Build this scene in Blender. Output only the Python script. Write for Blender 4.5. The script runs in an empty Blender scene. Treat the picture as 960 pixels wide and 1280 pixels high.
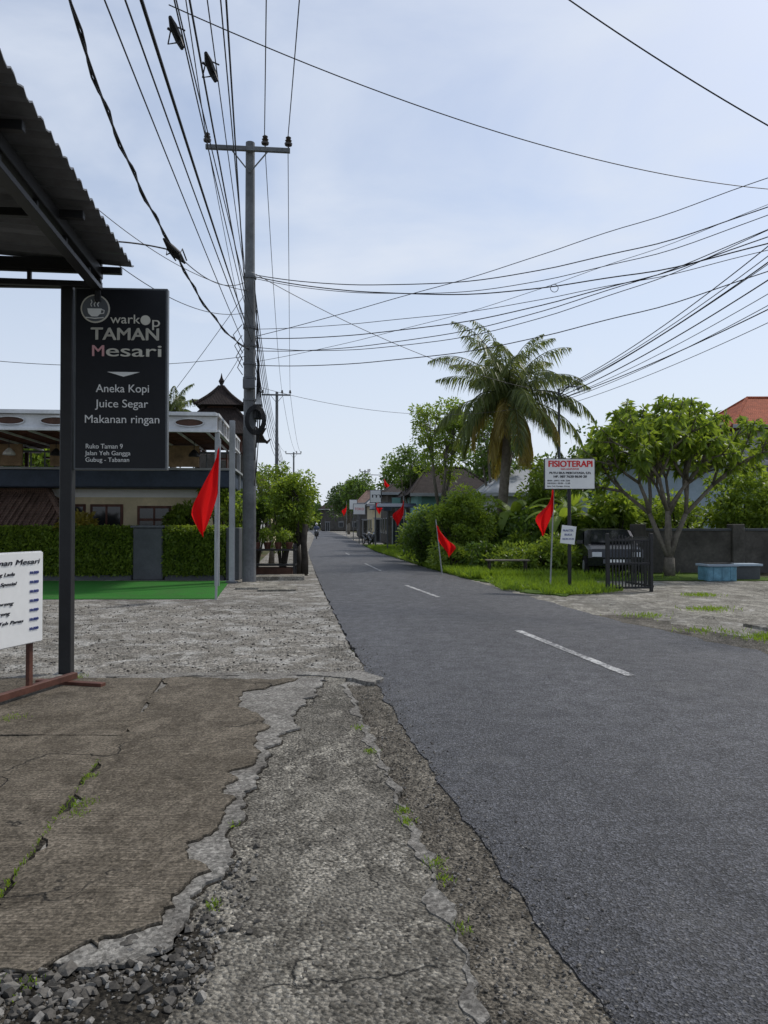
import bpy, math, random
import numpy as np
from mathutils import Vector, Matrix, noise as mn
random.seed(7); rng=np.random.default_rng(7)
sc=bpy.context.scene
COL=sc.collection
def link(o): COL.objects.link(o); return o
def empty(name,loc=(0,0,0),rz=0):
    e=bpy.data.objects.new(name,None); e.location=loc; e.rotation_euler=(0,0,rz); e.empty_display_size=.2
    return link(e)
# ---------------- materials ----------------
class N:
    def __init__(s,name):
        s.m=bpy.data.materials.new(name); s.m.use_nodes=True; s.t=s.m.node_tree; s.n=s.t.nodes; s.l=s.t.links
        s.b=s.n['Principled BSDF']; s.out=s.n['Material Output']
        g=s.n.new('ShaderNodeNewGeometry'); s.geo=g; s.pos=g.outputs['Position']
    def map(s,scale=(1,1,1),src=None,rot=(0,0,0)):
        m=s.n.new('ShaderNodeMapping'); m.inputs['Scale'].default_value=scale; m.inputs['Rotation'].default_value=rot
        s.l.new(src or s.pos,m.inputs['Vector']); return m.outputs[0]
    def noise(s,scale,detail=6,rough=.55,vec=None,dist=0):
        x=s.n.new('ShaderNodeTexNoise'); x.inputs['Scale'].default_value=scale; x.inputs['Detail'].default_value=detail
        x.inputs['Roughness'].default_value=rough; x.inputs['Distortion'].default_value=dist
        s.l.new(vec or s.pos,x.inputs['Vector']); return x.outputs[0]
    def vor(s,scale,vec=None,feature='F1',out='Distance'):
        x=s.n.new('ShaderNodeTexVoronoi'); x.feature=feature; x.inputs['Scale'].default_value=scale
        s.l.new(vec or s.pos,x.inputs['Vector']); return x.outputs[out]
    def ramp(s,f,stops):
        r=s.n.new('ShaderNodeValToRGB'); e=r.color_ramp.elements
        while len(e)<len(stops): e.new(.5)
        for k,(p,c) in enumerate(stops):
            if not isinstance(c,tuple): c=(c,c,c)
            e[k].position=p; e[k].color=(*c,1)
        s.l.new(f,r.inputs[0]); return r.outputs[0]
    def mix(s,f,a,b,mode='MIX'):
        x=s.n.new('ShaderNodeMix'); x.data_type='RGBA'; x.blend_type=mode
        for i,v in ((0,f),(6,a),(7,b)):
            if isinstance(v,(int,float)): 
                x.inputs[i].default_value=v if i==0 else (v,v,v,1)
            elif isinstance(v,tuple): x.inputs[i].default_value=(*v,1)
            else: s.l.new(v,x.inputs[i])
        return x.outputs[2]
    def math(s,op,a,b=0.):
        x=s.n.new('ShaderNodeMath'); x.operation=op
        for i,v in ((0,a),(1,b)):
            if isinstance(v,(int,float)): x.inputs[i].default_value=v
            else: s.l.new(v,x.inputs[i])
        return x.outputs[0]
    def crack(s,crs,width,amp=.8,ns=2.5):
        wob=s.n.new('ShaderNodeVectorMath'); wob.operation='ADD'
        nz=s.n.new('ShaderNodeTexNoise'); nz.inputs['Scale'].default_value=ns; nz.inputs['Detail'].default_value=8
        s.l.new(s.pos,nz.inputs['Vector'])
        sc_=s.n.new('ShaderNodeVectorMath'); sc_.operation='SCALE'; sc_.inputs['Scale'].default_value=amp
        s.l.new(nz.outputs['Color'],sc_.inputs[0]); s.l.new(s.pos,wob.inputs[0]); s.l.new(sc_.outputs[0],wob.inputs[1])
        return s.ramp(s.vor(crs,wob.outputs[0],'DISTANCE_TO_EDGE'),[(.0,1.),(width,.0)])
    def bump(s,h,dist=.01,strength=.6):
        b=s.n.new('ShaderNodeBump'); b.inputs['Distance'].default_value=dist; b.inputs['Strength'].default_value=strength
        s.l.new(h,b.inputs['Height']); s.l.new(b.outputs[0],s.b.inputs['Normal']); return b
    def col(s,c):
        if isinstance(c,tuple): s.b.inputs['Base Color'].default_value=(*c,1)
        else: s.l.new(c,s.b.inputs['Base Color'])
    def rough(s,v,spec=.3,metal=0):
        if isinstance(v,(int,float)): s.b.inputs['Roughness'].default_value=v
        else: s.l.new(v,s.b.inputs['Roughness'])
        s.b.inputs['Specular IOR Level'].default_value=spec; s.b.inputs['Metallic'].default_value=metal
def cmul(c,k): return tuple(x*k for x in c)
def plain(name,c,rough=.6,var=.25,scale=3,metal=0,spec=.3,bump=0,bscale=40):
    m=N(name); n=m.noise(scale,6,.65); n2=m.noise(scale*9,4,.6)
    v=m.ramp(n,[(.3,cmul(c,1-var)),(.7,cmul(c,1+var))])
    v=m.mix(m.ramp(n2,[(.35,0.),(.75,.5)]),v,cmul(c,1-var*1.2))
    m.col(v); m.rough(rough,spec,metal)
    if bump: m.bump(m.noise(bscale,5,.6),bump)
    return m.m
def leafmat(name,dark,light,trans=.42):
    m=N(name); r=m.geo.outputs['Random Per Island']
    c1=m.ramp(r,[(0,dark),(.7,light),(1,cmul(light,1.3))])
    c2=m.mix(m.ramp(m.noise(.9,3),[(.38,0.),(.72,.45)]),c1,dark)
    m.col(c2); m.rough(.45,.4)
    tr=m.n.new('ShaderNodeBsdfTranslucent'); cc=m.mix(.55,c2,(light[0]*2.0,light[1]*1.8,light[2]*.8))
    m.l.new(cc,tr.inputs[0]); ms=m.n.new('ShaderNodeMixShader'); ms.inputs[0].default_value=trans
    m.l.new(m.b.outputs[0],ms.inputs[1]); m.l.new(tr.outputs[0],ms.inputs[2]); m.l.new(ms.outputs[0],m.out.inputs[0])
    return m.m
def asphalt():
    m=N('asphalt')
    big=m.noise(.55,6,.62,m.map((1,.22,1),rot=(0,0,-.12)),dist=.3); med=m.noise(5,6,.7)
    c=m.ramp(big,[(.3,(.028,.029,.034)),(.7,(.062,.064,.071))])
    c=m.mix(m.ramp(med,[(.38,0.),(.7,.7)]),c,(.025,.026,.030))
    cell=m.vor(105,out='Color'); cv=m.ramp(cell,[(.12,.2),(.5,.9),(.85,2.6)])
    c=m.mix(1.,c,cv,'MULTIPLY')
    c=m.mix(1.,c,m.ramp(m.noise(42,4,.7),[(.32,.5),(.68,1.55)]),'MULTIPLY')
    f=m.vor(34); sp=m.ramp(f,[(.0,1.),(.17,1.),(.23,0.)])
    sel=m.ramp(m.vor(34,out='Color'),[(.66,0.),(.70,1.)])
    c=m.mix(m.math('MULTIPLY',m.math('MULTIPLY',sp,sel),.75),c,(.20,.195,.185))
    d=m.ramp(m.noise(1.1,8,.75,dist=.5),[(.54,0.),(.80,.5)])
    c=m.mix(d,c,(.12,.117,.112))
    m.col(c); m.rough(m.ramp(med,[(.3,.55),(.7,.75)]),.45)
    m.bump(m.math('ADD',m.vor(105),m.math('MULTIPLY',m.noise(32,5,.7),1.5)),.009,.9); return m.m
def concrete(name,a,b,stain,grain=60,brush=False,crack=.0,crs=.6,pale=None,gravel=0,bd=.008,palt=(.55,.62),blot=0):
    m=N(name)
    n1=m.noise(.9,8,.65,dist=.3); n2=m.noise(4.5,10,.78); n3=m.noise(grain,5,.7)
    c=m.ramp(n1,[(.32,a),(.68,b)])
    c=m.mix(m.ramp(n2,[(.42,0.),(.66,.75)]),c,stain)
    c=m.mix(m.ramp(m.noise(1.9,10,.78,dist=.8),[(.50,0.),(.70,.75)]),c,cmul(stain,.75))
    if blot:
        c=m.mix(m.ramp(m.noise(2.6,10,.72,m.map((1,.45,1)),dist=1.2),[(.50,0.),(.60,blot)]),c,cmul(b,1.35))
        c=m.mix(m.ramp(m.noise(3.3,10,.75,m.map((1,.6,1)),dist=.9),[(.54,0.),(.64,blot)]),c,cmul(stain,.6))
    c=m.mix(1.,c,m.ramp(n3,[(.3,.5),(.7,1.5)]),'MULTIPLY')
    c=m.mix(1.,c,m.ramp(m.vor(grain*1.2,out='Color'),[(.2,.65),(.85,1.4)]),'MULTIPLY')
    if pale: c=m.mix(m.ramp(m.noise(1.7,9,.78,dist=.6),[(palt[0],0.),(palt[1],.75)]),c,pale)
    h=m.math('ADD',n3,m.math('MULTIPLY',n2,1.6))
    if gravel:
        g=m.vor(gravel,out='Color'); gd=m.vor(gravel)
        msk=m.ramp(m.noise(1.3,9,.75),[(.42,.1),(.56,1.)])
        gc=m.mix(1.,c,m.ramp(g,[(.15,.4),(.9,1.7)]),'MULTIPLY')
        c=m.mix(msk,c,gc); h=m.math('SUBTRACT',h,m.math('MULTIPLY',gd,2.0))
    if brush:
        w=m.noise(1,3,.6,m.map((2.0,95,1),rot=(0,0,-.1)))
        c=m.mix(1.,c,m.ramp(w,[(.35,.76),(.65,1.14)]),'MULTIPLY')
        h=m.math('ADD',h,m.math('MULTIPLY',w,3.))
    if crack:
        k=m.math('MULTIPLY',m.crack(crs,.006),m.ramp(m.noise(.7,3),[(.46,0.),(.54,1.)]))
        c=m.mix(m.math('MULTIPLY',k,crack),c,(.035,.032,.028)); h=m.math('SUBTRACT',h,m.math('MULTIPLY',k,3.))
    m.col(c); m.rough(.9,.15); m.bump(h,bd,.9); return m.m
M={}
M['asphalt']=asphalt()
M['strip']=concrete('rough_concrete',(.145,.134,.115),(.25,.235,.20),(.085,.078,.063),60,crack=.6,gravel=55,bd=.011,blot=.55)
M['slab']=concrete('brushed_concrete',(.115,.098,.074),(.19,.165,.13),(.066,.055,.040),70,brush=True,crack=.9,crs=.45,bd=.006,blot=.4)
M['pale']=concrete('pale_mortar',(.17,.162,.145),(.30,.29,.265),(.11,.10,.088),50,bd=.012)
M['lot']=concrete('gravel_lot',(.17,.158,.135),(.29,.27,.235),(.11,.10,.082),45,crack=.3,pale=(.42,.41,.38),gravel=34,bd=.014,palt=(.48,.60))
M['gutter']=concrete('gutter_dirt',(.105,.094,.076),(.20,.182,.15),(.065,.057,.045),55,gravel=60,bd=.012,blot=.5)
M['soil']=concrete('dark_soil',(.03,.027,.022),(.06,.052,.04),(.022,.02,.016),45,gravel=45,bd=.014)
M['apron']=concrete('driveway_concrete',(.16,.15,.125),(.28,.265,.225),(.08,.072,.058),40,crack=.8,crs=.4,pale=(.38,.365,.33),bd=.008,blot=.5)
m=N('earth'); c=m.ramp(m.noise(.25,8,.7),[(.38,(.05,.075,.022)),(.62,(.11,.09,.06))]); m.col(c); m.rough(.95,.1); m.bump(m.noise(8,8,.7),.05); M['earth']=m.m
m=N('grass_ground'); c=m.ramp(m.noise(6,8,.7),[(.35,(.035,.065,.012)),(.65,(.11,.17,.03))]); m.col(c); m.rough(.95,.1); m.bump(m.noise(30,6,.7),.04); M['grassg']=m.m
m=N('artificial_turf'); c=m.ramp(m.noise(90,4,.7),[(.35,(.018,.085,.012)),(.7,(.05,.23,.04))]); c=m.mix(m.ramp(m.noise(1.5,6,.7),[(.45,0.),(.65,.6)]),c,(.05,.11,.035)); m.col(c); m.rough(.9,.1); m.bump(m.noise(120,3),.01); M['turf']=m.m
m=N('road_paint'); k=m.ramp(m.math('ADD',m.noise(26,6,.75),m.math('MULTIPLY',m.noise(4,4),.35)),[(.56,(.52,.52,.50)),(.76,(.07,.07,.075))]); m.col(k); m.rough(.7); M['paint']=m.m
def stonemat():
    m=N('stones'); c=m.ramp(m.geo.outputs['Random Per Island'],[(0,(.05,.047,.042)),(.6,(.14,.13,.115)),(1,(.27,.26,.24))]); c=m.mix(1.,c,m.ramp(m.noise(60,5,.7),[(.3,.6),(.7,1.35)]),'MULTIPLY'); m.col(c); m.rough(.9,.15); m.bump(m.noise(90,5),.004); return m.m
M['stones']=stonemat()
M['black']=plain('black_steel',(.018,.018,.020),.45,.3,4,spec=.4)
M['signblack']=plain('sign_face',(.011,.012,.016),.4,.2,2,spec=.3)
M['frame']=plain('sign_frame',(.12,.13,.14),.4,.2,2)
M['white']=plain('white_paint',(.78,.78,.76),.5,.06,2)
M['whitedirty']=plain('weathered_white_steel',(.60,.61,.62),.6,.25,1.5)
M['txtw']=plain('lettering_white',(.78,.78,.76),.5,.04,2)
M['txtg']=plain('lettering_gold',(.62,.60,.52),.45,.06,2)
M['txtp']=plain('lettering_pink',(.65,.35,.36),.45,.06,2)
M['txtr']=plain('lettering_red',(.65,.012,.015),.5,.05,2)
M['txtk']=plain('lettering_black',(.02,.02,.03),.5,.05,2)
M['txtb']=plain('lettering_blue',(.05,.07,.25),.5,.05,2)
M['pole']=plain('utility_pole_steel',(.13,.135,.14),.6,.4,1.6,bump=.003)
M['grey']=plain('grey_steel',(.10,.105,.115),.5,.25,2)
M['lightgrey']=plain('galvanised_steel',(.33,.34,.35),.5,.2,2)
M['insul']=plain('insulator_ceramic',(.035,.022,.018),.25,.2,5,spec=.5)
M['wire']=plain('cable_rubber',(.012,.012,.014),.6,.2,2)
M['wood']=plain('dark_wood',(.075,.035,.022),.6,.4,5)
M['woodred']=plain('red_brown_wood',(.11,.045,.030),.6,.45,5)
M['ceil']=plain('bamboo_ceiling',(.30,.20,.12),.7,.4,4)
M['beige']=plain('beige_plaster',(.60,.51,.33),.85,.18,1.2,bump=.004)
M['plaster']=plain('pale_plaster',(.44,.45,.44),.85,.2,1,bump=.004)
M['blueplaster']=plain('blue_grey_plaster',(.33,.40,.46),.85,.2,1,bump=.004)
M['darkplaster']=plain('dark_weathered_plaster',(.085,.078,.068),.9,.5,1.5,bump=.01)
M['greenwall']=plain('turquoise_plaster',(.16,.32,.30),.85,.2,1)
M['pillar']=plain('grey_pillar_plaster',(.085,.09,.095),.85,.25,2,bump=.004)
M['dkfascia']=plain('dark_fascia',(.045,.06,.09),.6,.3,1.5)
M['glass']=plain('dark_window_glass',(.02,.022,.025),.12,.2,1,spec=.6)
M['blue']=plain('blue_plastic',(.13,.28,.36),.5,.4,4)
M['bark']=plain('bark',(.17,.15,.12),.9,.45,6,bump=.02,bscale=25)
M['darkbark']=plain('dark_bark',(.05,.042,.034),.9,.45,6,bump=.02,bscale=25)
M['palmbark']=plain('palm_trunk_bark',(.17,.145,.115),.9,.4,6,bump=.02,bscale=18)
M['carpaint']=plain('black_car_paint',(.015,.016,.018),.2,.1,1,spec=.6)
M['tyre']=plain('tyre_rubber',(.015,.015,.015),.8,.2,5)
M['lamp']=plain('headlamp_glass',(.6,.62,.65),.15,.05,2,spec=.6)
M['skin']=plain('skin',(.25,.13,.08),.5,.1,5)
M['cloth']=plain('clothing',(.10,.12,.20),.8,.2,5)
def tile(name,c,s=4.0,zs=1.0):
    m=N(name); w=m.n.new('ShaderNodeTexWave'); w.wave_type='BANDS'; w.bands_direction='X'; w.inputs['Scale'].default_value=s; w.inputs['Distortion'].default_value=.6; m.l.new(m.pos,w.inputs['Vector'])
    w2=m.n.new('ShaderNodeTexWave'); w2.bands_direction='Z'; w2.wave_profile='SAW'; w2.inputs['Scale'].default_value=s*zs; w2.inputs['Distortion'].default_value=.8; m.l.new(m.pos,w2.inputs['Vector'])
    n=m.noise(3,8,.75); cc=m.ramp(n,[(.3,cmul(c,.5)),(.7,cmul(c,1.4))])
    h=m.math('ADD',w.outputs[1],w2.outputs[1])
    cc=m.mix(1.,cc,m.ramp(m.math('MULTIPLY',h,.5),[(.1,.5),(.6,1.1)]),'MULTIPLY')
    m.col(cc); m.rough(.85,.2); m.bump(h,.04); return m.m
M['tilebrown']=tile('brown_roof_tile',(.19,.125,.10),5,.8)
M['tilered']=tile('orange_roof_tile',(.36,.10,.05),3)
M['tiledark']=tile('dark_thatch_tile',(.04,.030,.027),5)
M['zinc']=plain('corrugated_zinc',(.12,.127,.14),.5,.35,1.5,spec=.4)
M['zincl']=plain('pale_corrugated_zinc',(.30,.32,.34),.5,.3,1.0)
m=N('red_flag_cloth'); m.col((.58,.006,.010)); m.rough(.7,.15)
tr=m.n.new('ShaderNodeBsdfTranslucent'); tr.inputs[0].default_value=(.9,.02,.02,1); ms=m.n.new('ShaderNodeMixShader'); ms.inputs[0].default_value=.55
m.l.new(m.b.outputs[0],ms.inputs[1]); m.l.new(tr.outputs[0],ms.inputs[2]); m.l.new(ms.outputs[0],m.out.inputs[0]); M['flag']=m.m
M['leaf']=leafmat('leaf_mid',(.034,.070,.014),(.11,.185,.032))
M['leafb']=leafmat('leaf_bright',(.075,.13,.020),(.21,.30,.045),.5)
M['leafd']=leafmat('leaf_dark',(.018,.042,.012),(.065,.115,.025),.35)
M['leafy']=leafmat('leaf_yellow',(.16,.14,.02),(.34,.28,.04),.4)
M['palmleaf']=leafmat('palm_leaf',(.045,.068,.026),(.15,.19,.06),.42)
M['palmdry']=leafmat('dry_palm_leaf',(.16,.13,.03),(.36,.29,.08),.4)
M['grassb']=leafmat('grass_blade',(.06,.115,.012),(.20,.31,.03),.45)
# ---------------- mesh builder ----------------
import bmesh
class MB:
    def __init__(s): s.v=[]; s.f=[]; s.mi=[]; s.mats=[]
    def k(s,m):
        m=M[m]
        if m not in s.mats: s.mats.append(m)
        return s.mats.index(m)
    def add(s,v,f,m):
        o=len(s.v); k=s.k(m); s.v+= [tuple(p) for p in v]
        for q in f: s.f.append(tuple(i+o for i in q)); s.mi.append(k)
    def box(s,x0,x1,y0,y1,z0,z1,m,rz=0,rx=0,ry=0):
        c=Vector(((x0+x1)/2,(y0+y1)/2,(z0+z1)/2)); hx,hy,hz=(x1-x0)/2,(y1-y0)/2,(z1-z0)/2
        b=min(hx,hy,hz)*.12
        R=(Matrix.Rotation(rz,3,'Z')@Matrix.Rotation(ry,3,'Y')@Matrix.Rotation(rx,3,'X'))
        v=[];
        for sx in(-1,1):
            for sy in(-1,1):
                for sz in(-1,1):
                    for ax in range(3):
                        p=[sx*(hx-b),sy*(hy-b),sz*(hz-b)]; p[ax]=[sx*hx,sy*hy,sz*hz][ax]
                        v.append(c+R@Vector(p))
        def id(sx,sy,sz,ax): return ((sx>0)*4+(sy>0)*2+(sz>0))*3+ax
        f=[]
        for sg in(-1,1):
            f.append([id(sg,a,b2,0) for a,b2 in((-1,-1),(1,-1),(1,1),(-1,1))])
            f.append([id(a,sg,b2,1) for a,b2 in((-1,-1),(1,-1),(1,1),(-1,1))])
            f.append([id(a,b2,sg,2) for a,b2 in((-1,-1),(1,-1),(1,1),(-1,1))])
        for a in(-1,1):
            for b2 in(-1,1):
                f.append([id(a,b2,-1,0),id(a,b2,1,0),id(a,b2,1,1),id(a,b2,-1,1)])
                f.append([id(a,-1,b2,0),id(a,1,b2,0),id(a,1,b2,2),id(a,-1,b2,2)])
                f.append([id(-1,a,b2,1),id(1,a,b2,1),id(1,a,b2,2),id(-1,a,b2,2)])
                for d in(-1,1): f.append([id(a,b2,d,0),id(a,b2,d,1),id(a,b2,d,2)])
        s.add(v,f,m)
    def tube(s,pts,r,m,n=8,caps=True):
        pts=[Vector(p) for p in pts]; L=len(pts)
        if not hasattr(r,'__len__'): r=[r]*L
        v=[];f=[]; ref=None
        for i,p in enumerate(pts):
            d=(pts[min(i+1,L-1)]-pts[max(i-1,0)]).normalized()
            if ref is None: ref=Vector((1,0,0)) if abs(d.x)<.8 else Vector((0,1,0))
            a=d.cross(ref).normalized(); b=d.cross(a).normalized()
            for k in range(n):
                t=2*math.pi*k/n; v.append(p+(a*math.cos(t)+b*math.sin(t))*r[i])
            ref=b*-1.0
        for i in range(L-1):
            for k in range(n):
                f.append((i*n+k,i*n+(k+1)%n,(i+1)*n+(k+1)%n,(i+1)*n+k))
        if caps: f.append(tuple(range(n-1,-1,-1))); f.append(tuple(range((L-1)*n,L*n)))
        s.add(v,f,m)
    def disc(s,c,r,th,m,n=24,axis='Y'):
        d={'X':Vector((1,0,0)),'Y':Vector((0,1,0)),'Z':Vector((0,0,1))}[axis]; c=Vector(c)
        s.tube([c-d*th/2,c+d*th/2],r,m,n)
    def prism(s,poly,z0,z1,m):
        n=len(poly); v=[(x,y,z0) for x,y in poly]+[(x,y,z1) for x,y in poly]
        from mathutils.geometry import tessellate_polygon
        t=tessellate_polygon([[Vector((x,y,0)) for x,y in poly]])
        f=[tuple(i+n for i in q) for q in t]+[(i,(i+1)%n,(i+1)%n+n,i+n) for i in range(n)]
        s.add(v,f,m)
    def build(s,name,loc=(0,0,0),rz=0,parent=None,smooth=False):
        me=bpy.data.meshes.new(name); me.from_pydata(s.v,[],s.f)
        for mm in s.mats: me.materials.append(mm)
        me.polygons.foreach_set('material_index',s.mi)
        if smooth: me.polygons.foreach_set('use_smooth',[True]*len(s.f))
        me.update(); 
        bm=bmesh.new(); bm.from_mesh(me); bmesh.ops.recalc_face_normals(bm,faces=bm.faces); bm.to_mesh(me); bm.free()
        o=bpy.data.objects.new(name,me); o.location=loc; o.rotation_euler=(0,0,rz); link(o)
        if parent: o.parent=parent
        return o
def sheetmesh(name,quads_v,faces,mat):
    me=bpy.data.meshes.new(name); me.from_pydata(quads_v,[],faces); me.materials.append(M[mat]); me.update()
    return link(bpy.data.objects.new(name,me))
def text(body,x,y,z,width,mat,parent,height=None,align='LEFT',rz=0,ext=.003,shear=0):
    cu=bpy.data.curves.new('text','FONT'); cu.body=body; cu.size=1; cu.extrude=0; cu.align_x=align; cu.shear=shear
    o=bpy.data.objects.new('lettering',cu); link(o); cu.materials.append(M[mat])
    bpy.context.view_layer.update()
    w=max(o.dimensions.x,.01); sx=width/w; h=max(o.dimensions.y,.01)
    sy=(height/h) if height else sx
    o.scale=(sx,sy,1); o.rotation_euler=(math.pi/2,0,rz); o.location=(x,y,z); o.parent=parent; cu.extrude=ext
    return o
def leafmesh(name,c,d,L,W,mat,parent=None,droop=.15,nrm=None):
    n=len(c); d=d/np.linalg.norm(d,axis=1,keepdims=True)
    u=rng.normal(size=(n,3)) if nrm is None else nrm
    s=np.cross(d,u); s/=np.linalg.norm(s,axis=1,keepdims=True)+1e-9
    L=np.broadcast_to(L,(n,))[:,None]; W=np.broadcast_to(W,(n,))[:,None]
    v=np.empty((n,4,3)); v[:,0]=c; v[:,1]=c+d*L*.45+s*W/2; v[:,2]=c+d*L; v[:,2,2]-=droop*L[:,0]; v[:,3]=c+d*L*.45-s*W/2
    me=bpy.data.meshes.new(name); me.vertices.add(4*n); me.vertices.foreach_set('co',v.reshape(-1))
    me.loops.add(4*n); me.loops.foreach_set('vertex_index',np.arange(4*n)); me.polygons.add(n)
    me.polygons.foreach_set('loop_start',np.arange(n)*4); me.polygons.foreach_set('loop_total',np.full(n,4))
    me.materials.append(M[mat]); me.update(calc_edges=True); me.validate()
    o=bpy.data.objects.new(name,me); link(o)
    if parent: o.parent=parent
    return o
def clumps(center,rad,n,crad,per,lmin=.25,flat=.75):
    dr=rng.normal(size=(n,3)); dr/=np.linalg.norm(dr,axis=1,keepdims=True)
    rr=rng.uniform(lmin,1,size=(n,1))**.5
    cc=np.array(center)+dr*rr*np.array(rad)*rng.uniform(.75,1.12,size=(n,1))
    q=rng.normal(size=(n,per,3)); q/=np.linalg.norm(q,axis=2,keepdims=True); q*=rng.uniform(.2,1,size=(n,per,1))**.5
    cr=crad*rng.uniform(.5,1.35,size=(n,1,1))
    pts=cc[:,None,:]+q*cr*np.array([1,1,flat])
    dirs=q+rng.normal(size=q.shape)*.5; dirs[...,2]+=.1
    return cc,pts.reshape(-1,3),dirs.reshape(-1,3)
def bush(name,center,rad,n=30,crad=.35,per=120,L=.14,W=.07,mat='leaf',stems=True):
    e=empty(name,(center[0],center[1],0))
    cc,p,d=clumps((0,0,center[2]),rad,n,crad,per)
    keep=p[:,2]>.02; p=p[keep]; d=d[keep]
    leafmesh('foliage',p,d,L*rng.uniform(.6,1.3,len(p)),W*rng.uniform(.7,1.2,len(p)),mat,e)
    if stems:
        b=MB()
        for k in range(min(n,16)):
            c=cc[k]; a=Vector((c[0]*.15,c[1]*.15,0)); t=Vector(c)
            b.tube([a,a.lerp(t,.5)+Vector((0,0,.1)),t],[.04,.028,.012],'darkbark',5)
        b.build('stems',parent=e)
    return e
def tree(name,base,cz,rad,trunk_r=.15,n=60,crad=.5,per=140,L=.16,W=.08,mat='leaf',bark='bark',fork=.45,off=(0,0),lean=0):
    e=empty(name,(base[0],base[1],0))
    cc,p,d=clumps((off[0],off[1],cz),rad,n,crad,per)
    keep=p[:,2]>.1; p=p[keep]; d=d[keep]
    leafmesh('foliage',p,d,L*rng.uniform(.6,1.3,len(p)),W*rng.uniform(.7,1.2,len(p)),mat,e)
    b=MB(); fz=(cz-rad[2])*fork+ .3
    f=Vector((lean,0,fz)); b.tube([(0,0,0),(lean*.4+.03,.02,fz*.5),f],[trunk_r*1.25,trunk_r,trunk_r*.85],bark,10)
    nl=5
    limbs=[]
    for k in range(nl):
        a=2*math.pi*k/nl+random.uniform(-.4,.4); q=Vector((off[0]+math.cos(a)*rad[0]*.45,off[1]+math.sin(a)*rad[1]*.45,cz+random.uniform(-.3,.2)*rad[2]))
        mid=f.lerp(q,.5)+Vector((math.cos(a)*.15,math.sin(a)*.15,-.1))
        b.tube([f,mid,q],[trunk_r*.65,trunk_r*.45,trunk_r*.25],bark,7); limbs.append((mid,q))
    for k in range(n):
        t=Vector(cc[k]); mid,q=min(limbs,key=lambda l:(l[1]-t).length); s=mid.lerp(q,random.uniform(.3,1))
        b.tube([s,s.lerp(t,.5)+Vector((0,0,.08)),t],[trunk_r*.2,trunk_r*.13,.008],bark,5,False)
    b.build('trunk_and_limbs',parent=e,smooth=True)
    return e
def palm(name,base,top,nf=26,flen=3.2,lf=.55,r=.17,dry=5,lw=.05):
    e=empty(name,base)
    t=Vector(top)-Vector(base); b=MB(); P=[];R=[]
    for i in range(40):
        u=i/39; P.append((t.x*u+math.sin(u*3)*.12,t.y*u,t.z*u)); R.append((r*(1.35-.5*u) if u>.06 else r*1.7)*(1+.07*(i%2)))
    b.tube(P,R,'palmbark',12)
    T=Vector((t.x+math.sin(3)*.12,t.y,t.z)); C=[];D=[];LL=[];dryC=[];dryD=[];dl=[]
    for k in range(nf):
        isdry=k<dry
        az=k*2.399+random.uniform(-.4,.4); el=(math.radians(random.uniform(-60,-10)) if isdry else math.radians(84-112*((k-dry)/(nf-dry))**1.0+random.uniform(-10,10)))
        fl=flen*random.uniform(.78,1.1)*(.85 if isdry else 1); pos=T.copy()+Vector((0,0,.1)); seg=18; pts=[pos.copy()]; e2=el
        tw=random.uniform(-.6,.6); cv=random.uniform(.7,1.15)
        for i in range(seg):
            h=Vector((math.cos(az),math.sin(az),0)); dv=h*math.cos(e2)+Vector((0,0,math.sin(e2))); pos=pos+dv*(fl/seg); pts.append(pos.copy())
            if e2>math.radians(-80): e2-=math.radians(random.uniform(2.8,6.)*cv*(.4+1.4*i/seg))
            az+=tw*.04
        b.tube(pts,[.035*(1-.9*i/seg) for i in range(seg+1)],'palmdry' if isdry else 'palmleaf',4,False)
        for i in range(2,seg):
            for sub in range(5):
                if random.random()<.10: continue
                q=pts[i].lerp(pts[i+1],sub/5); u=(i+sub/5)/seg
                ax=(pts[i+1]-pts[i]).normalized(); side=ax.cross(Vector((0,0,1)))
                if side.length<.1: side=Vector((1,0,0))
                side.normalize(); l=lf*math.sin(math.pi*min(1,.15+u*.85))**.6*random.uniform(.7,1.15)
                for sg in(-1,1):
                    dd=(side*sg*.75+ax*.55+Vector((0,0,-.5+random.uniform(-.4,.25))))
                    (dryC if isdry else C).append(q); (dryD if isdry else D).append(dd); (dl if isdry else LL).append(max(l,.14))
    def conv(a): return np.array([tuple(x) for x in a])
    leafmesh('fronds',conv(C),conv(D),np.array(LL),lw,'palmleaf',e,droop=.5)
    if dryC: leafmesh('dry_fronds',conv(dryC),conv(dryD),np.array(dl),lw,'palmdry',e,droop=.8)
    for k in range(9):
        a=random.uniform(0,6.28); c=T+Vector((math.cos(a)*.28,math.sin(a)*.28,-.25-random.random()*.25))
        b.tube([c+Vector((0,0,.13)),c+Vector((0,0,.07)),c,c-Vector((0,0,.08)),c-Vector((0,0,.13))],[.02,.1,.125,.09,.02],'leafy',8)
    b.build('trunk',parent=e,smooth=True); return e
def gaussy(x,k): return mn.fractal(Vector((x*k,3.7,1.1)),1.0,2.0,5)
def jag(poly,amp,step,k=3,seed=0,grow=0):
    out=[]; n=len(poly)
    ar=sum(poly[i][0]*poly[(i+1)%n][1]-poly[(i+1)%n][0]*poly[i][1] for i in range(n)); sg=-1 if ar>0 else 1
    for i in range(n):
        a=Vector(poly[i]); b=Vector(poly[(i+1)%n]); L=(b-a).length; m_=max(1,int(L/step)); d=(b-a).normalized() if L>0 else Vector((0,0)); nn=Vector((-d.y,d.x))
        for j in range(m_):
            q=a+(b-a)*(j/m_); o=mn.fractal(Vector((q.x*k+seed,q.y*k,seed)),.8,2.1,6)*amp
            out.append(tuple(q+nn*(o*(1 if 0<j else .3)+grow*sg)))
    return out
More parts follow.
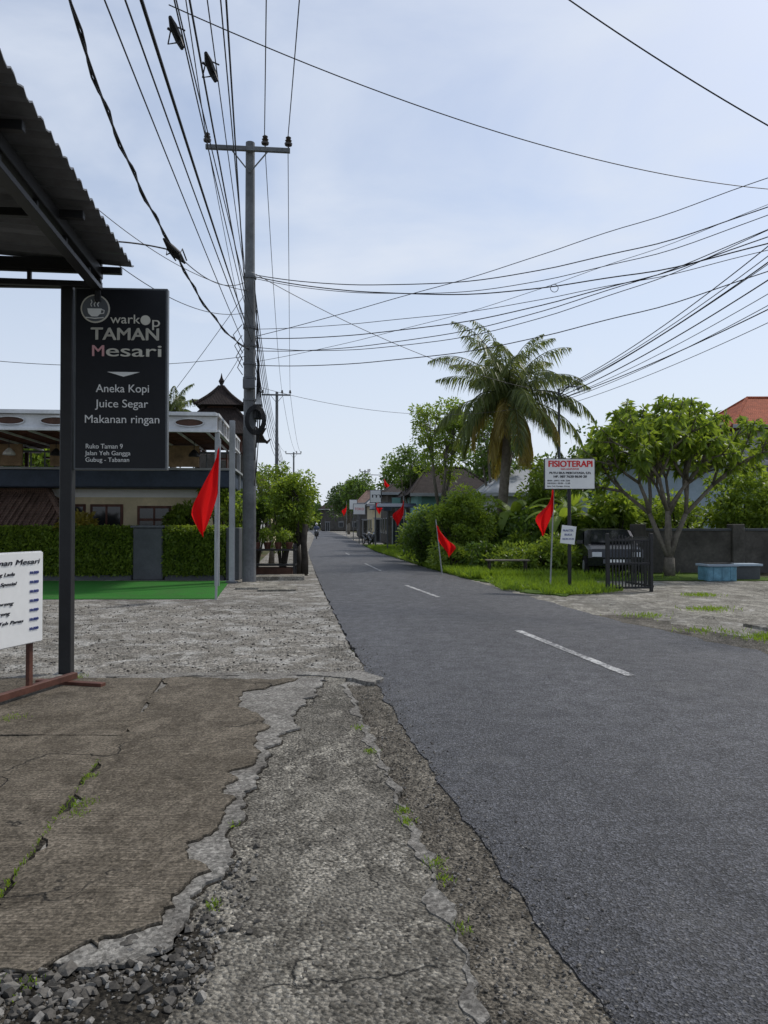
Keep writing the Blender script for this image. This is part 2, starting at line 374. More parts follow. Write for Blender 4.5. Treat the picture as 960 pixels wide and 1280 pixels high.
# ---------------- ground ----------------
def gs(name,x0,x1,y0,y1,z,mat):
    return sheetmesh(name,[(x0,y0,z),(x1,y0,z),(x1,y1,z),(x0,y1,z)],[(0,1,2,3)],mat)
gs('ground',-3000,3000,-600,4000,-.03,'earth')
LY=[-40,-5,2.46,2.87,3.37,4.2,5.2,7.14,9.9,16.2,18.07,26.9,43.9,100,150,420]
LX=[4.6,1.55,.73,.66,.56,.44,.27,0,-.41,-1.18,-1.41,-2.44,-4.34,-9.0,-14.2,-50]
RY=[-40,-5,5,9.4,10.6,12.8,18.07,26.9,43.9,100,150,420]
RX=[10,6.2,5.2,4.72,4.4,3.8,3.0,1.68,-.46,-5.0,-10.1,-46]
ys=np.concatenate([np.arange(-40,1.5,1),np.arange(1.5,14,.035),np.arange(14,45,.25),np.arange(45,421,5)])
def sm(y,Y,X):
    return float(np.mean([np.interp(y+o,Y,X) for o in np.linspace(-.06,.06,7)*max(6,abs(y)*.5)]))
Lx=lambda y: sm(y,LY,LX)
Rx=lambda y: sm(y,RY,RX)
v=[];f=[]
for y in ys:
    l=Lx(y)+(mn.fractal(Vector((y*2.2,0,0)),.8,2,6)*.05); r=Rx(y)+(mn.fractal(Vector((y*1.5,9,0)),.8,2,6)*.12)
    nx=12; row=[l]+[l+(r-l)*i/nx for i in range(nx+1)]+[r]
    for i,x in enumerate(row):
        u=(x-l)/(r-l); v.append((x,y,(-.03 if i in(0,len(row)-1) else .012+.05*math.sin(math.pi*u)*1)))
w=15
for j in range(len(ys)-1):
    for i in range(w-1): f.append((j*w+i,j*w+i+1,(j+1)*w+i+1,(j+1)*w+i))
road=sheetmesh('road',v,f,'asphalt')
def roadz(x,y):
    l,r=Lx(y),Rx(y); u=min(1,max(0,(x-l)/(r-l))); return .012+.05*math.sin(math.pi*u)
def dash(x0,y0,x1,y1,wd=.12):
    b=MB(); n=24; d=Vector((x1-x0,y1-y0)).normalized(); nn=Vector((-d.y,d.x)); V=[];F=[]
    for i in range(n+1):
        u=i/n; c=Vector((x0+(x1-x0)*u,y0+(y1-y0)*u)); a=c+nn*(wd/2+.012*gaussy(c.y+5,6)); e=c-nn*(wd/2+.012*gaussy(c.y,6))
        V+=[(a.x,a.y,roadz(a.x,a.y)+.005),(e.x,e.y,roadz(e.x,e.y)+.005)]
    for i in range(n): F.append((2*i,2*i+1,2*i+3,2*i+2))
    b.add(V,F,'paint'); b.build('road_marking')
dash(2.5,7.8,1.93,11.1,.11)
dash(1.14,16.2,.55,19.3,.10)
dash(-.1,25.2,-.75,30,.08)
for y in (38,):
    c0=(Lx(y)+Rx(y))/2; c1=(Lx(y+3)+Rx(y+3))/2; dash(c0,y,c1,y+3,.07)
def strip(name,fl,fr,y0,y1,st,z,mat,jl=0,jr=0,sides=True,k=2.5):
    V=[];F=[]; Y=np.arange(y0,y1+st/2,st)
    for y in Y:
        l=fl(y)+mn.fractal(Vector((y*k,20,0)),.8,2,6)*jl; r=fr(y)+mn.fractal(Vector((y*k,31,0)),.8,2,6)*jr
        V+=[(l,y,z-.04),(l,y,z),(r,y,z),(r,y,z-.06)]
    for j in range(len(Y)-1):
        for i in range(3): F.append((j*4+i,j*4+i+1,(j+1)*4+i+1,(j+1)*4+i))
    return sheetmesh(name,V,F,mat)
strip('gutter',lambda y:Lx(y)-1.2,lambda y:Lx(y)+.25,-6,9,.25,.004,'gutter')
strip('gravel_lot',lambda y:-30,lambda y:Lx(y)-.02,7.6,26,.05,.006,'lot',0,.05)
strip('left_verge',lambda y:Lx(y)-2.2,lambda y:Lx(y)+.1,25.5,200,2,.002,'lot')
SY=[-6,2.46,2.67,3.61,4.45,7.14,7.9]; SX=[1.2,.333,.306,.226,.093,-.3,-.42]
Sx=lambda y: float(np.interp(y,SY,SX))
strip('pavement',lambda y:-6.,Sx,-6,7.95,.03,.032,'strip',0,.07,k=4)
strip('cement_lip',lambda y:Sx(y)-.05+.08*gaussy(y,3),lambda y:Sx(y)-.004,-6,7.6,.03,.038,'pale',.04,.07,k=4)
crack=[(-.56,7.68),(-.715,6.54),(-.76,5.2),(-.79,4.45),(-.79,3.99),(-.735,3.53),(-.76,3.17),(-.80,2.93),(-1.0,2.76),(-1.32,2.65),(-3.5,2.45)]
mp_=[(-5.5,7.85)]+[(-.6,7.85)]+crack+[(-5.5,2.6)]
b=MB(); b.prism(jag(mp_,.12,.03,2.6,3,.014),.0,.036,'soil'); b.build('crack_shade')  # dark soil-coloured sheet stands in for shade in the gap beside the mortar
b=MB(); b.prism(jag(mp_,.12,.03,2.6,3),.0,.050,'pale'); b.build('mortar_bed')
edge=[(-.85,7.7),(-1.35,7.1),(-1.22,6.5),(-.95,6.1),(-.86,5.2),(-.95,4.5),(-.84,4.0),(-.93,3.7),(-.77,3.45),(-.84,3.13),(-.86,3.0),(-1.04,2.82),(-1.38,2.70)]
slab1=[(-2.20,7.70)]+edge+[(-1.505,2.74),(-1.56,3.1),(-1.85,5.04),(-2.0,6.4)]
b=MB(); b.prism(jag(slab1,.13,.025,2.4,9,.008),.0,.052,'soil')
b.prism(jag([(-5.4,7.72),(-2.2,7.72),(-1.5,2.72),(-5.4,2.70)],.01,.05,3,5),.0,.0535,'soil'); b.build('joint_soil')
b=MB()
b.prism(jag(slab1,.13,.025,2.4,9),.0,.062,'slab')
b.prism(jag([(-5.4,7.70),(-2.215,7.70),(-2.012,6.4),(-1.905,5.62),(-5.4,5.66)],.012,.05,3,5),.0,.064,'slab')
b.prism(jag([(-5.4,5.645),(-1.90,5.605),(-1.865,5.04),(-1.58,3.1),(-1.525,2.75),(-2.2,2.7),(-5.4,2.72)],.03,.05,3,6),.0,.060,'slab')
b.build('concrete_slab')
b=MB(); b.prism(jag([(-4.4,7.88),(-.55,7.92),(-.1,7.6),(.0,7.8),(-.25,8.3),(-.6,8.10),(-4.4,7.97)],.10,.04,2.5,2),.0,.042,'pale'); b.build('cement_joint')
# right side
strip('driveway',lambda y:Rx(y)-.3,lambda y:26,5,22.5,.5,.003,'apron')
strip('right_gutter',lambda y:Rx(y)-.3,lambda y:Rx(y)+.7,-4,13.5,.05,.009,'gutter',0,.25)
b=MB(); b.prism(jag([(6.3,9.2),(9.5,9.0),(12,12.4),(8.0,12.6),(5.6,12.0)],.08,.08,2,8),0,.05,'apron'); b.build('driveway_slab')
strip('grass_verge',lambda y:Rx(y)+.1,lambda y:Rx(y)+9,21.5,60,.5,.02,'grassg',.3)
strip('right_verge',lambda y:Rx(y)-.1,lambda y:Rx(y)+4,60,200,4,.006,'lot')
b=MB(); b.prism(jag([(3.0,19.4),(3.15,17.9),(4.0,16.9),(4.9,17.6),(5.3,18.6),(5.6,21.9),(2.6,22.3)],.3,.1,1.3,4),.0,.03,'grassg'); b.build('grass_patch')
b=MB(); b.prism(jag([(-9.6,21.4),(-4.3,21.4),(-3.55,16.3),(-8.6,16.2)],.02,.2),.0,.022,'turf'); b.build('artificial_turf')
b=MB()
for (x,y,dx,dy,h) in [(-3.2,19.6,.5,.9,.06),(-2.6,18.8,.45,.6,.05),(-3.0,22.2,.7,.5,.12)]: b.box(x-dx,x+dx,y-dy,y+dy,0,h,'apron',rz=.1)
b.build('drain_cover')
# ---------------- rubble ----------------
ico=[];
ph=(1+5**.5)/2
for a in(-1,1):
    for c in(-ph,ph): ico+=[(0,a,c),(a,c,0),(c,0,a)]
def stones(name,pts,sz,mat='stones',z=.0):
    V=[];F=[]
    for (x,y,zz),s in zip(pts,sz):
        P=[Vector(p).normalized() for p in random.sample(ico,9)]
        P=[Vector((p.x*random.uniform(.7,1.2),p.y*random.uniform(.7,1.2),p.z*random.uniform(.45,.85)))*s for p in P]
        bm=bmesh.new(); vs=[bm.verts.new(p) for p in P]
        r=bmesh.ops.convex_hull(bm,input=vs); bm.verts.index_update(); bm.verts.ensure_lookup_table()
        o=len(V); V+=[(v.co.x+x,v.co.y+y,v.co.z+zz) for v in bm.verts]; F+=[tuple(v.index+o for v in ff.verts) for ff in bm.faces]; bm.free()
    return sheetmesh(name,V,F,mat)
b=MB(); b.prism(jag([(-2.6,2.2),(-.8,2.2),(-.62,2.6),(-.68,3.0),(-.80,3.0),(-1.3,2.72),(-2.6,2.58)],.10,.03,4,7),0,.036,'soil'); b.build('bare_soil')
P=[];S=[]
for i in range(1500):
    x=random.gauss(-1.15,.42); y=random.gauss(2.56,.13)+(.15 if x>-.95 else 0)
    if y>2.98 or x<-2.3 or x>-.6: continue
    s=random.choice([.004,.005,.006,.008,.008,.010,.013,.018,.026]); P.append((x,y,.036+s*.3)); S.append(s)
for i in range(300):
    x=-.68+random.gauss(0,.05); y=random.uniform(2.5,3.6); s=random.choice([.004,.005,.007,.010,.016]); P.append((x,y,.034+s*.3)); S.append(s)
for (px,py,s) in [(-.62,3.75,.022),(-.6,3.65,.014),(-.57,3.0,.026),(-.5,3.05,.015),(-.68,3.35,.020),(-.95,2.86,.036),(-.86,2.76,.03),(-1.1,2.70,.04),(-.8,2.6,.03),(-1.25,2.60,.034),(-.72,2.75,.028)]:
    P.append((px,py,.034+s*.3)); S.append(s)
stones('rubble_stones',P,S)
P=[];S=[]
for i in range(3000):
    y=2.2+8*random.random()**1.5; l=Sx(y) if y<7.8 else Lx(y)-.3; r=Lx(y)
    x=random.uniform(l,r+.03) if random.random()<.8 else r+abs(random.gauss(0,.12)); s=random.choice([.003,.003,.004,.005,.007,.009]); 
    P.append((x,y,(.008 if x<r else roadz(x,y))+s*.3)); S.append(s)
for i in range(2200):
    y=8+7*random.random(); x=random.uniform(-6.5,Lx(y)-.05); s=random.choice([.005,.007,.009,.013,.018]); P.append((x,y,.008+s*.3)); S.append(s)
for i in range(1100):
    y=random.uniform(2.4,7.6); x=random.uniform(-.7,Sx(y)); s=random.choice([.002,.003,.004,.006]); P.append((x,y,.034+s*.2)); S.append(s)
for i in range(260):
    y=2.5+9*random.random(); x=random.uniform(Lx(y),Rx(y)); s=random.choice([.002,.003,.004]); P.append((x,y,roadz(x,y)+s*.3)); S.append(s)
stones('gravel',P,S)
def blades(name,pts,h,spread=.03,w=.006,mat='grassb'):
    pts=np.array(pts); n=len(pts); d=rng.normal(size=(n,3))*.45; d[:,2]=1
    return leafmesh(name,pts,d,h*rng.uniform(.4,1.2,n),w,mat,droop=.12)
W=[]
def tuft(x,y,r,n,z=.034):
    for i in range(n): W.append((x+random.gauss(0,r),y+random.gauss(0,r*1.4),z))
for a in [(-1.66,4.25,.035,110,.055),(-1.62,4.1,.03,40,.055),(-1.78,4.7,.02,30,.055),(-1.35,2.55,.05,180),(-1.2,2.62,.03,50),(-1.48,2.60,.03,60),(.10,4.2,.02,60),(.12,4.05,.02,50),(.24,3.55,.03,60),(.27,3.4,.02,40),(-.70,3.17,.015,50),(-.78,4.0,.012,25),(-.1,5.3,.02,60),(-.2,5.9,.02,40),(.3,3.0,.02,30),(-3.1,7.75,.05,90,.05),(-2.95,6.1,.05,60,.06)]: tuft(*a)
for i in range(200):
    u=random.random()**1.4; W.append((-1.575-.285*u+random.gauss(0,.007),3.1+1.94*u,.054))
blades('weeds',W,.036,w=.006)
W=[]
for i in range(30000):
    y=22+random.random()**1.5*30; x=Rx(y)+.05+abs(random.gauss(0,1))*1.8; W.append((x,y,.02))
blades('verge_grass',W,.30,w=.03)
W=[]
for i in range(12000):
    x=random.uniform(2.8,5.6); y=random.uniform(17.0,22.3)
    if mn.noise(Vector((x*1.5,y*1.5,0)))>-.25 and (y>18.2 or x>3.6) and y> 16.6+ (abs(x-4.2)): W.append((x,y,.02))
blades('patch_grass',W,.2,w=.022)
W=[]
for cx,cy,n in [(5.35,10.6,500),(4.75,11.3,120),(4.5,13.2,160),(5.9,11.0,300),(7.,17.,300),(6.0,14.2,300)]:
    for i in range(n): W.append((random.gauss(cx,.22),random.gauss(cy,.16),.01))
blades('edge_grass',W,.10,w=.014)
# ---------------- near roof ----------------
rz=.118
b=MB()
V=[];F=[]; nl=170; ny0=-9.5
for i in range(nl+1):
    y=ny0+(-ny0)*i/nl
    zz=.022*math.cos(2*math.pi*y/.19)
    for (x,zo) in [(0,0),(-2.2,.13),(-5,.30)]:
        V.append((x,y,zz+zo)); 
for i in range(nl):
    for k in range(2): F.append((i*3+k,i*3+k+1,(i+1)*3+k+1,(i+1)*3+k))
V2=[(x,y,z-.012) for x,y,z in V]
b.add(V,F,'zinc'); b.add(V2,F,'zinc')
b.add([V[i*3] for i in range(nl+1)]+[V2[i*3] for i in range(nl+1)],[(i,i+1,nl+2+i,nl+1+i) for i in range(nl)],'zinc')
b.box(-.40,-.30,ny0,-.08,-.17,-.05,'black'); b.box(-.40,-.30,ny0,-.08,-.30,-.25,'black')
for k in range(12): b.box(-.37,-.33,-.5-k*.8,-.46-k*.8,-.26,-.16,'black')
for y in (-.12,-1.6,-3.1,-4.6,-6.1,-7.6): b.box(-5,-.1,y-.03,y+.03,-.12,-.05,'black')
b.box(-5,-.30,-.16,-.10,-.10,.02,'black'); b.box(-5,-.30,-.16,-.10,-.27,-.21,'black')
for k in range(6): b.box(-4.8+k*.75,-4.76+k*.75,-.15,-.11,-.22,-.09,'black')
for x in (-1.4,-2.6,-3.8): b.box(x-.03,x+.03,ny0,-.1,-.06,.0,'black')
b.box(-.37,-.31,-.15,-.09,-.42,-.15,'black')
b.build('shop_awning',(-2.69,8.22,4.36),rz)
# ---------------- cafe sign ----------------
e=empty('cafe_sign',(-3.28,8.08,0),.06)
b=MB(); b.box(-.125,.0,-.03,.095,0,4.17,'black'); b.box(-1.6,0.,.0,.06,4.10,4.17,'black'); b.box(-.2,.06,-.1,.16,0,.02,'grey'); b.build('post',parent=e)
b=MB(); b.box(.015,.985,-.02,.06,2.17,4.10,'frame'); b.box(.035,.965,-.026,.0,2.19,4.08,'signblack'); b.build('panel',parent=e)
b=MB(); b.disc((.235,-.03,3.87),.15,.01,'txtg',40); b.disc((.235,-.034,3.87),.135,.01,'frame',40)
cup=[(.155,3.87),(.305,3.87),(.295,3.82),(.26,3.785),(.20,3.785),(.165,3.82)]
b.add([(x,-.043,z) for x,z in cup],[tuple(range(6))],'txtw')
b.tube([(.30,-.044,3.86),(.33,-.044,3.85),(.325,-.044,3.82),(.29,-.044,3.815)],.006,'txtw',5)
for k in range(3): b.tube([(.2+.035*k,-.044,3.89),(.19+.035*k,-.044,3.915),(.205+.035*k,-.044,3.935),(.195+.035*k,-.044,3.96)],.005,'txtw',5)
b.tube([(.14,-.044,3.775),(.235,-.044,3.765),(.325,-.044,3.775)],.006,'txtw',5)
b.disc((.755,-.03,3.757),.052,.006,'txtg',20)
b.add([(.36,-.031,3.205),(.70,-.031,3.205),(.53,-.031,3.155)],[(0,1,2)],'txtw')
b.build('logo',parent=e)
text('wark',.39,-.03,3.72,.31,'txtg',e,.095); text('p',.815,-.03,3.69,.08,'txtg',e,.105)
text('TAMAN',.19,-.03,3.545,.70,'txtg',e,.125)
for dx in (.004,-.004): text('TAMAN',.19+dx,-.032,3.545+dx*.5,.70,'txtg',e,.125)
text('M',.19,-.03,3.37,.12,'txtp',e,.115); text('esari',.335,-.03,3.37,.57,'txtg',e,.118)
text('M',.195,-.031,3.37,.12,'txtp',e,.115); text('esari',.341,-.031,3.37,.57,'txtg',e,.118)
text('Aneka Kopi',.245,-.03,2.99,.55,'txtw',e,.11); text('Juice Segar',.245,-.03,2.83,.55,'txtw',e,.11); text('Makanan ringan',.125,-.03,2.665,.77,'txtw',e,.11)
text('Ruko Taman 9',.14,-.03,2.395,.38,'txtw',e,.05); text('Jalan Yeh Gangga',.14,-.03,2.325,.47,'txtw',e,.06); text('Gubug - Tabanan',.14,-.03,2.255,.45,'txtw',e,.06)
# ---------------- menu board ----------------
e=empty('menu_board',(-3.42,5.82,.045),math.radians(76))
b=MB(); b.box(0,1.22,-.02,.0,.50,1.30,'white'); b.box(-.01,1.23,.001,.02,.49,1.31,'whitedirty'); b.build('board',parent=e)
b=MB(); b.box(.18,.23,.021,.06,.05,.9,'woodred'); b.box(1.10,1.15,.021,.06,.05,.9,'woodred'); b.box(-.2,1.75,-.01,.05,.05,.11,'woodred')
for x in (.2,1.62): b.box(x-.04,x+.04,-.38,.34,0,.05,'woodred')
b.build('stand',parent=e)
text('Warkop Taman Mesari',.08,-.024,1.20,1.08,'txtk',e,.06,shear=.2)
for k,(t,wd) in enumerate([('1. Mie Kuah Kambing Lada',.74),('2. Nasi Goreng Spesial',.66),('3. Soto Ayam',.55),('4. Cap Cay Goreng',.62),('5. Mie Kambing goreng',.7),('6. Kopi Susu - Teh Panas',.74),('7. Es Jeruk Segar',.52)]):
    text(t,.22 if k%2 else .10,-.024,1.11-.083*k,wd,'txtk',e,.038,shear=.3); text('10.000',1.04,-.024,1.11-.083*k,.11,'txtb',e,.025)
# ---------------- utility poles ----------------
def upole(x,y,h=12.2,r=.19,arm=2.3,rz=.1,boxes=True):
    e=empty('utility_pole',(x,y,0),rz)
    b=MB(); b.tube([(0,0,0),(0,0,h*.35),(0,0,h*.35+.02),(0,0,h*.7),(0,0,h*.7+.02),(0,0,h)],[r,r*.93,r*.86,r*.8,r*.72,r*.66],'pole',16)
    b.box(-arm*.52,arm*.48,-.05-r,.05-r,h-.32,h-.20,'pole')
    b.tube([(-.5,-r,h-.3),(0,-r*.8,h-.9)],.02,'pole',6); b.tube([(.5,-r,h-.3),(0,-r*.8,h-.9)],.02,'pole',6)
    for xx in (-arm*.5,.42,arm*.46):
        z=h-.2; b.tube([(xx,-r,z),(xx,-r,z+.08),(xx,-r,z+.09),(xx,-r,z+.14),(xx,-r,z+.15),(xx,-r,z+.22),(xx,-r,z+.23),(xx,-r,z+.30),(xx,-r,z+.34)],[.02,.02,.10,.11,.06,.095,.05,.08,.03],'insul',12)
    if boxes:
        for z in (1.5,5.0,5.6,6.0,6.5,7.0,8.4): b.tube([(0,0,z),(0,0,z+.06)],r*.97,'grey',14)
        b.box(.12,.34,-.15,.1,4.5,4.9,'black'); b.box(-.16,.16,-.36,-.18,5.3,5.55,'grey')
        for k in range(5):
            pts=[(.18+.28*math.cos(t)*(1-.08*k),-.25-.02*k,4.45+.40*math.sin(t)*(1-.07*k)) for t in np.linspace(0,2*math.pi,22)]
            b.tube(pts,.016,'wire',5,False)
        for k in range(6): b.tube([(.14+.03*k,-.14,8.3-k*.4),(.24-.01*k,-.17,6.4+.1*k),(.19+.03*k,-.16,4.9),(.2-.05*(k%2),-.15,4.4-.35*k)],.012,'wire',5,False)
        for k in range(4): b.tube([(-.2,-.1,6.2+.3*k),(-.32-.04*k,-.12,5.9+.3*k),(-.18,-.14,5.7+.2*k)],.012,'wire',5,False)
    b.build('pole',parent=e,smooth=False)
    return e
upole(-3.72,21.2)
upole(-8.6,61.5,12.2,.17,boxes=False); upole(-13.3,113,12.2,.17,boxes=False); upole(-18.5,160,12,.17,boxes=False)
upole(9.5,14.8,9.2,.15,1.4,boxes=False)
upole(3.6,-20,12.2,.19,boxes=False)
upole(-2.6,105,9,.13,1.4,boxes=False)
e=empty('street_lamp',(6.85,30,0)); b=MB(); b.tube([(0,0,0),(0,0,6.9)],[.07,.045],'grey',10); b.tube([(0,0,6.6),(.3,-.1,6.95),(.75,-.2,6.95)],.025,'grey',8); b.tube([(.7,-.2,6.97),(.72,-.2,6.92),(.78,-.2,6.86)],[.03,.13,.10],'lightgrey',10); b.box(-.3,.3,-.03,.03,6.5,6.56,'grey'); b.build('pole_and_head',parent=e)
b=MB(); b.box(-4.18,-4.04,20.7,20.84,0,4.4,'lightgrey'); b.box(-4.25,-3.97,20.62,20.9,0,.06,'grey'); b.build('steel_post')
# ---------------- wires ----------------
def wire(b,a,c,sag,r=.011,n=26,wob=0):
    a=Vector(a);c=Vector(c);pts=[]
    for i in range(n+1):
        t=i/n; p=a.lerp(c,t); p.z-=4*sag*t*(1-t)
        if wob: p.z+=wob*mn.noise(Vector((t*9,a.x,0)))
        pts.append(p)
    b.tube(pts,r,'wire',5,False)
b=MB()
A=Vector((-3.72,21.2,0))
ins=[(-1.15,12.2),(.42,12.25),(1.06,12.3)]
for i,(dx,z) in enumerate(ins):
    a=(A.x+dx,A.y-.2+dx*.1,z); wire(b,a,(3.6+dx-(.5,.7,.7)[i],-20,12.4),.9,.013); wire(b,a,(-8.6+dx,61.5,12.2),1.0,.011)
    wire(b,(-8.6+dx,61.5,12.2),(-13.3+dx,113,12.2),1.2,.014)
b.build('power_line')
b=MB()
ends=[-.2,.0,.25,.5,.8,1.1,1.5,1.9,2.4,2.8]
for i,xe in enumerate(ends):
    z0=[6.5,6.9,7.2,6.6,7.4,7.0,7.8,8.4,8.6,8.1][i]; wire(b,(A.x+random.uniform(-.12,.1),A.y-.2,z0),(xe,-20,z0+random.uniform(.6,1.4)),random.uniform(.35,.7),random.choice([.009,.011,.014,.019]))
for i in range(6):
    z0=6.2+.4*i; wire(b,(A.x+.1,A.y+.2,z0),(-8.5,61.5,z0+.8),.9,.013)
for i in range(4): wire(b,(-8.5,61.5,7+.4*i),(-13.3,113,7+.4*i),1,.018)
for (x,y,z) in [(-2.35,8.6,7.15),(-2.05,9.0,7.0)]:
    b.tube([(x,y-.25,z+.02),(x,y-.1,z),(x,y+.1,z),(x,y+.25,z-.02)],[.02,.05,.05,.02],'wire',8); b.tube([(x-.1,y,z+.06),(x+.02,y+.05,z),(x+.08,y,z-.16)],.016,'wire',6)
    b.tube([(x+.1,y,z+.03),(x-.05,y,z+.1),(x-.12,y+.1,z-.06),(x+.05,y,z-.1)],.010,'wire',5)
b.build('telephone_cable')
b=MB()
H=Vector((9.5,14.8,0)); s=(A.x+.18,A.y-.1)
for z0,z1,sg,r in [(8.5,8.6,1.1,.012),(8.45,7.7,1.0,.014),(8.4,8.5,1.25,.009),(6.75,8.0,.8,.012),(6.4,8.3,.95,.010),(6.0,7.3,.8,.011),(6.8,9.1,.25,.009),(7.0,7.5,.5,.008),(6.5,8.4,1.2,.009),(6.1,8.7,.5,.006)]:
    wire(b,(s[0],s[1],z0),(H.x,H.y,z1),sg,r,40,.06)
wire(b,(s[0],s[1],8.5),(6.85,30,6.7),.5,.010); wire(b,(s[0],s[1],5.4),(6.85,30,6.5),.7,.006)
for z0,z1,r in [(6.9,8.7,.014),(6.85,8.4,.012),(6.8,8.2,.017),(6.7,8.1,.010),(6.6,7.7,.017),(6.5,7.3,.010),(6.4,7.0,.010),(6.5,6.8,.015),(6.2,6.5,.009)]:
    wire(b,(6.9,30,z0),(H.x,H.y,z1),random.uniform(.15,.45),r)
for z0 in (6.4,6.6,6.8): wire(b,(6.85,30,z0),(-2.6,105,8.5),1.2,.014)
b.tube([(3.9+.09*math.cos(t),17.5,7.0+.09*math.sin(t)) for t in np.linspace(0,6.28,14)],.008,'wire',5,False)
wire(b,(-3.4,12,9.8),(9.6,18.5,9.7),.55,.010,30); wire(b,(2.2,12,10.4),(7.0,12,7.35),.12,.012)
b.build('overhead_cable')
b=MB()
pts=[(-3.72,21.1,6.4),(-3.75,18.5,6.15),(-3.85,16,6.3),(-3.84,14,6.6),(-3.6,11.5,6.5),(-3.3,9.2,6.45),(-2.98,7.3,6.45),(-2.3,4,6.9),(-.8,-4,8.4)]
P=[]
for i in range(len(pts)-1):
    for k in range(8): P.append(Vector(pts[i]).lerp(Vector(pts[i+1]),k/8))
for _ in range(5): P=[P[0]]+[(P[i-1]+P[i]*2+P[i+1])/4 for i in range(1,len(P)-1)]+[P[-1]]
b.tube(P,.015,'wire',6,False); b.tube([p+Vector((.03*math.sin(i*1.1),0,.03*math.cos(i*1.1))) for i,p in enumerate(P)],.012,'wire',6,False)
sp=Vector((-3.84,14,6.6)); 
b.tube([sp+Vector((-.1,-.35,.1)),sp+Vector((-.04,-.1,.02)),sp+Vector((.03,.1,-.03)),sp+Vector((.1,.35,-.1))],[.02,.075,.08,.02],'wire',8)
for k in range(3): b.tube([sp,sp+Vector((-.12+.12*k,-.1,-.10)),sp+Vector((-.15+.14*k,.05,.06)),sp+Vector((.1*k,.1,-.14))],.014,'wire',5)
wire(b,sp,(-4.6,12,6.05),-.05,.014); wire(b,sp,(-3.72,21,8.3),.35,.010); wire(b,(-6.,16,8.2),(-3.72,21,8.0),.3,.009); wire(b,(-6.8,22,4.4),(-3.8,21.1,8.0),.05,.008)
wire(b,(-12,18.6,5.9),(-3.8,21,6.2),.35,.008); wire(b,(-4.6,12,6.0),(-3.8,21,7.4),.4,.008); wire(b,(-7.5,30,6.2),(-3.8,21.2,6.6),.4,.008)
b.build('service_cable')
# ---------------- flags ----------------
def flag(x,y,zt,w,h,side=-1,ph=4.4,seed=0,lean=0,r=.018):
    e=empty('red_flag',(x,y,0)); b=MB()
    b.tube([(0,0,0),(lean*.5,0,ph*.5),(lean,0,ph)],[r*1.2,r,r*.8],'lightgrey',8); b.build('flagpole',parent=e)
    b=MB(); nu,nv=18,28; V=[];F=[]
    for j in range(nv+1):
        v_=j/nv; s_=min(1,v_/.7); s_=s_*s_*(3-2*s_); xo=w*(.12+.88*s_)*(1-.35*max(0,v_-.75)/.25); xi=0 if v_<.45 else w*.5*((v_-.45)/.55)**1.3
        for i in range(nu+1):
            u=i/nu; xx=xi+(xo-xi)*u+.05*w*math.sin(v_*9+seed)*u; yy=.30*w*math.sin(u*10+v_*3.5+seed)*min(1,.15+u)*.7
            zz=zt-h*v_-.10*h*u*(1-v_)+.05*math.sin(u*11+seed)+.04*math.sin(u*5-v_*4)
            V.append((side*xx+lean*(zz/ph),yy-.02,zz))
    for j in range(nv):
        for i in range(nu): a=j*(nu+1)+i; F.append((a,a+1,a+nu+2,a+nu+1))
    b.add(V,F,'flag'); b.build('cloth',parent=e,smooth=True)
flag(-3.54,16.2,3.25,.55,1.85,-1,3.4,0,.08,.022)
flag(4.15,19.2,2.45,.40,1.10,-1,2.5,2,.1)
flag(1.85,24.5,1.55,.52,.95,1,1.75,1,-.2)
flag(.98,38,2.75,.55,1.2,-1,3.0,3)
flag(-.6,52,3.4,.5,1.1,1,4.0,4); flag(.0,58,5.,.5,.8,1,5.2,1); flag(-6.6,48,4.0,.45,.9,-1,4.2,3); flag(-3.9,80,3.6,.5,1.1,-1,4,3)
# ---------------- clinic sign ----------------
e=empty('clinic_sign',(4.52,18.7,0))
b=MB(); b.tube([(0,.03,0),(0,.03,2.95)],.045,'black',10); b.box(-.62,.62,-.03,.03,2.44,3.2,'black'); b.box(-.60,.60,-.034,.0,2.46,3.18,'white')
b.box(-.22,.13,-.05,-.025,1.12,1.56,'white',ry=.12); b.build('panel_and_post',parent=e)
text('FISIOTERAPI',-.53,-.038,2.99,1.06,'txtr',e,.15)
for dx,dz in ((.007,.003),(-.006,.002),(0,.006)): text('FISIOTERAPI',-.53+dx,-.039-abs(dx)*.1,2.99+dz,1.06,'txtr',e,.15)
text('DAN AKUPUNTUR',-.22,-.038,2.92,.44,'txtr',e,.04)
for dx in (0,.006): text('PUTU EKA MERTAYASA, S.Ft',-.5+dx,-.038-dx*.2,2.82,1.0,'txtk',e,.06); text('HP. 087 7620 8630 20',-.4+dx,-.038-dx*.2,2.73,.8,'txtk',e,.055)
for k,t in enumerate(['SENIN - SABTU : 16.00 - 20.00','MINGGU : 09.00 - 12.00','Jalan Yeh Gangga, Gubug']): text(t,-.55,-.038,2.64-.065*k,.55,'txtk',e,.035)
text('PRAKTEK',-.18,-.054,1.42,.26,'txtb',e,.05); text('BUKA',-.14,-.054,1.32,.18,'txtb',e,.05); text('08.00-20.00',-.19,-.054,1.22,.28,'txtb',e,.04)
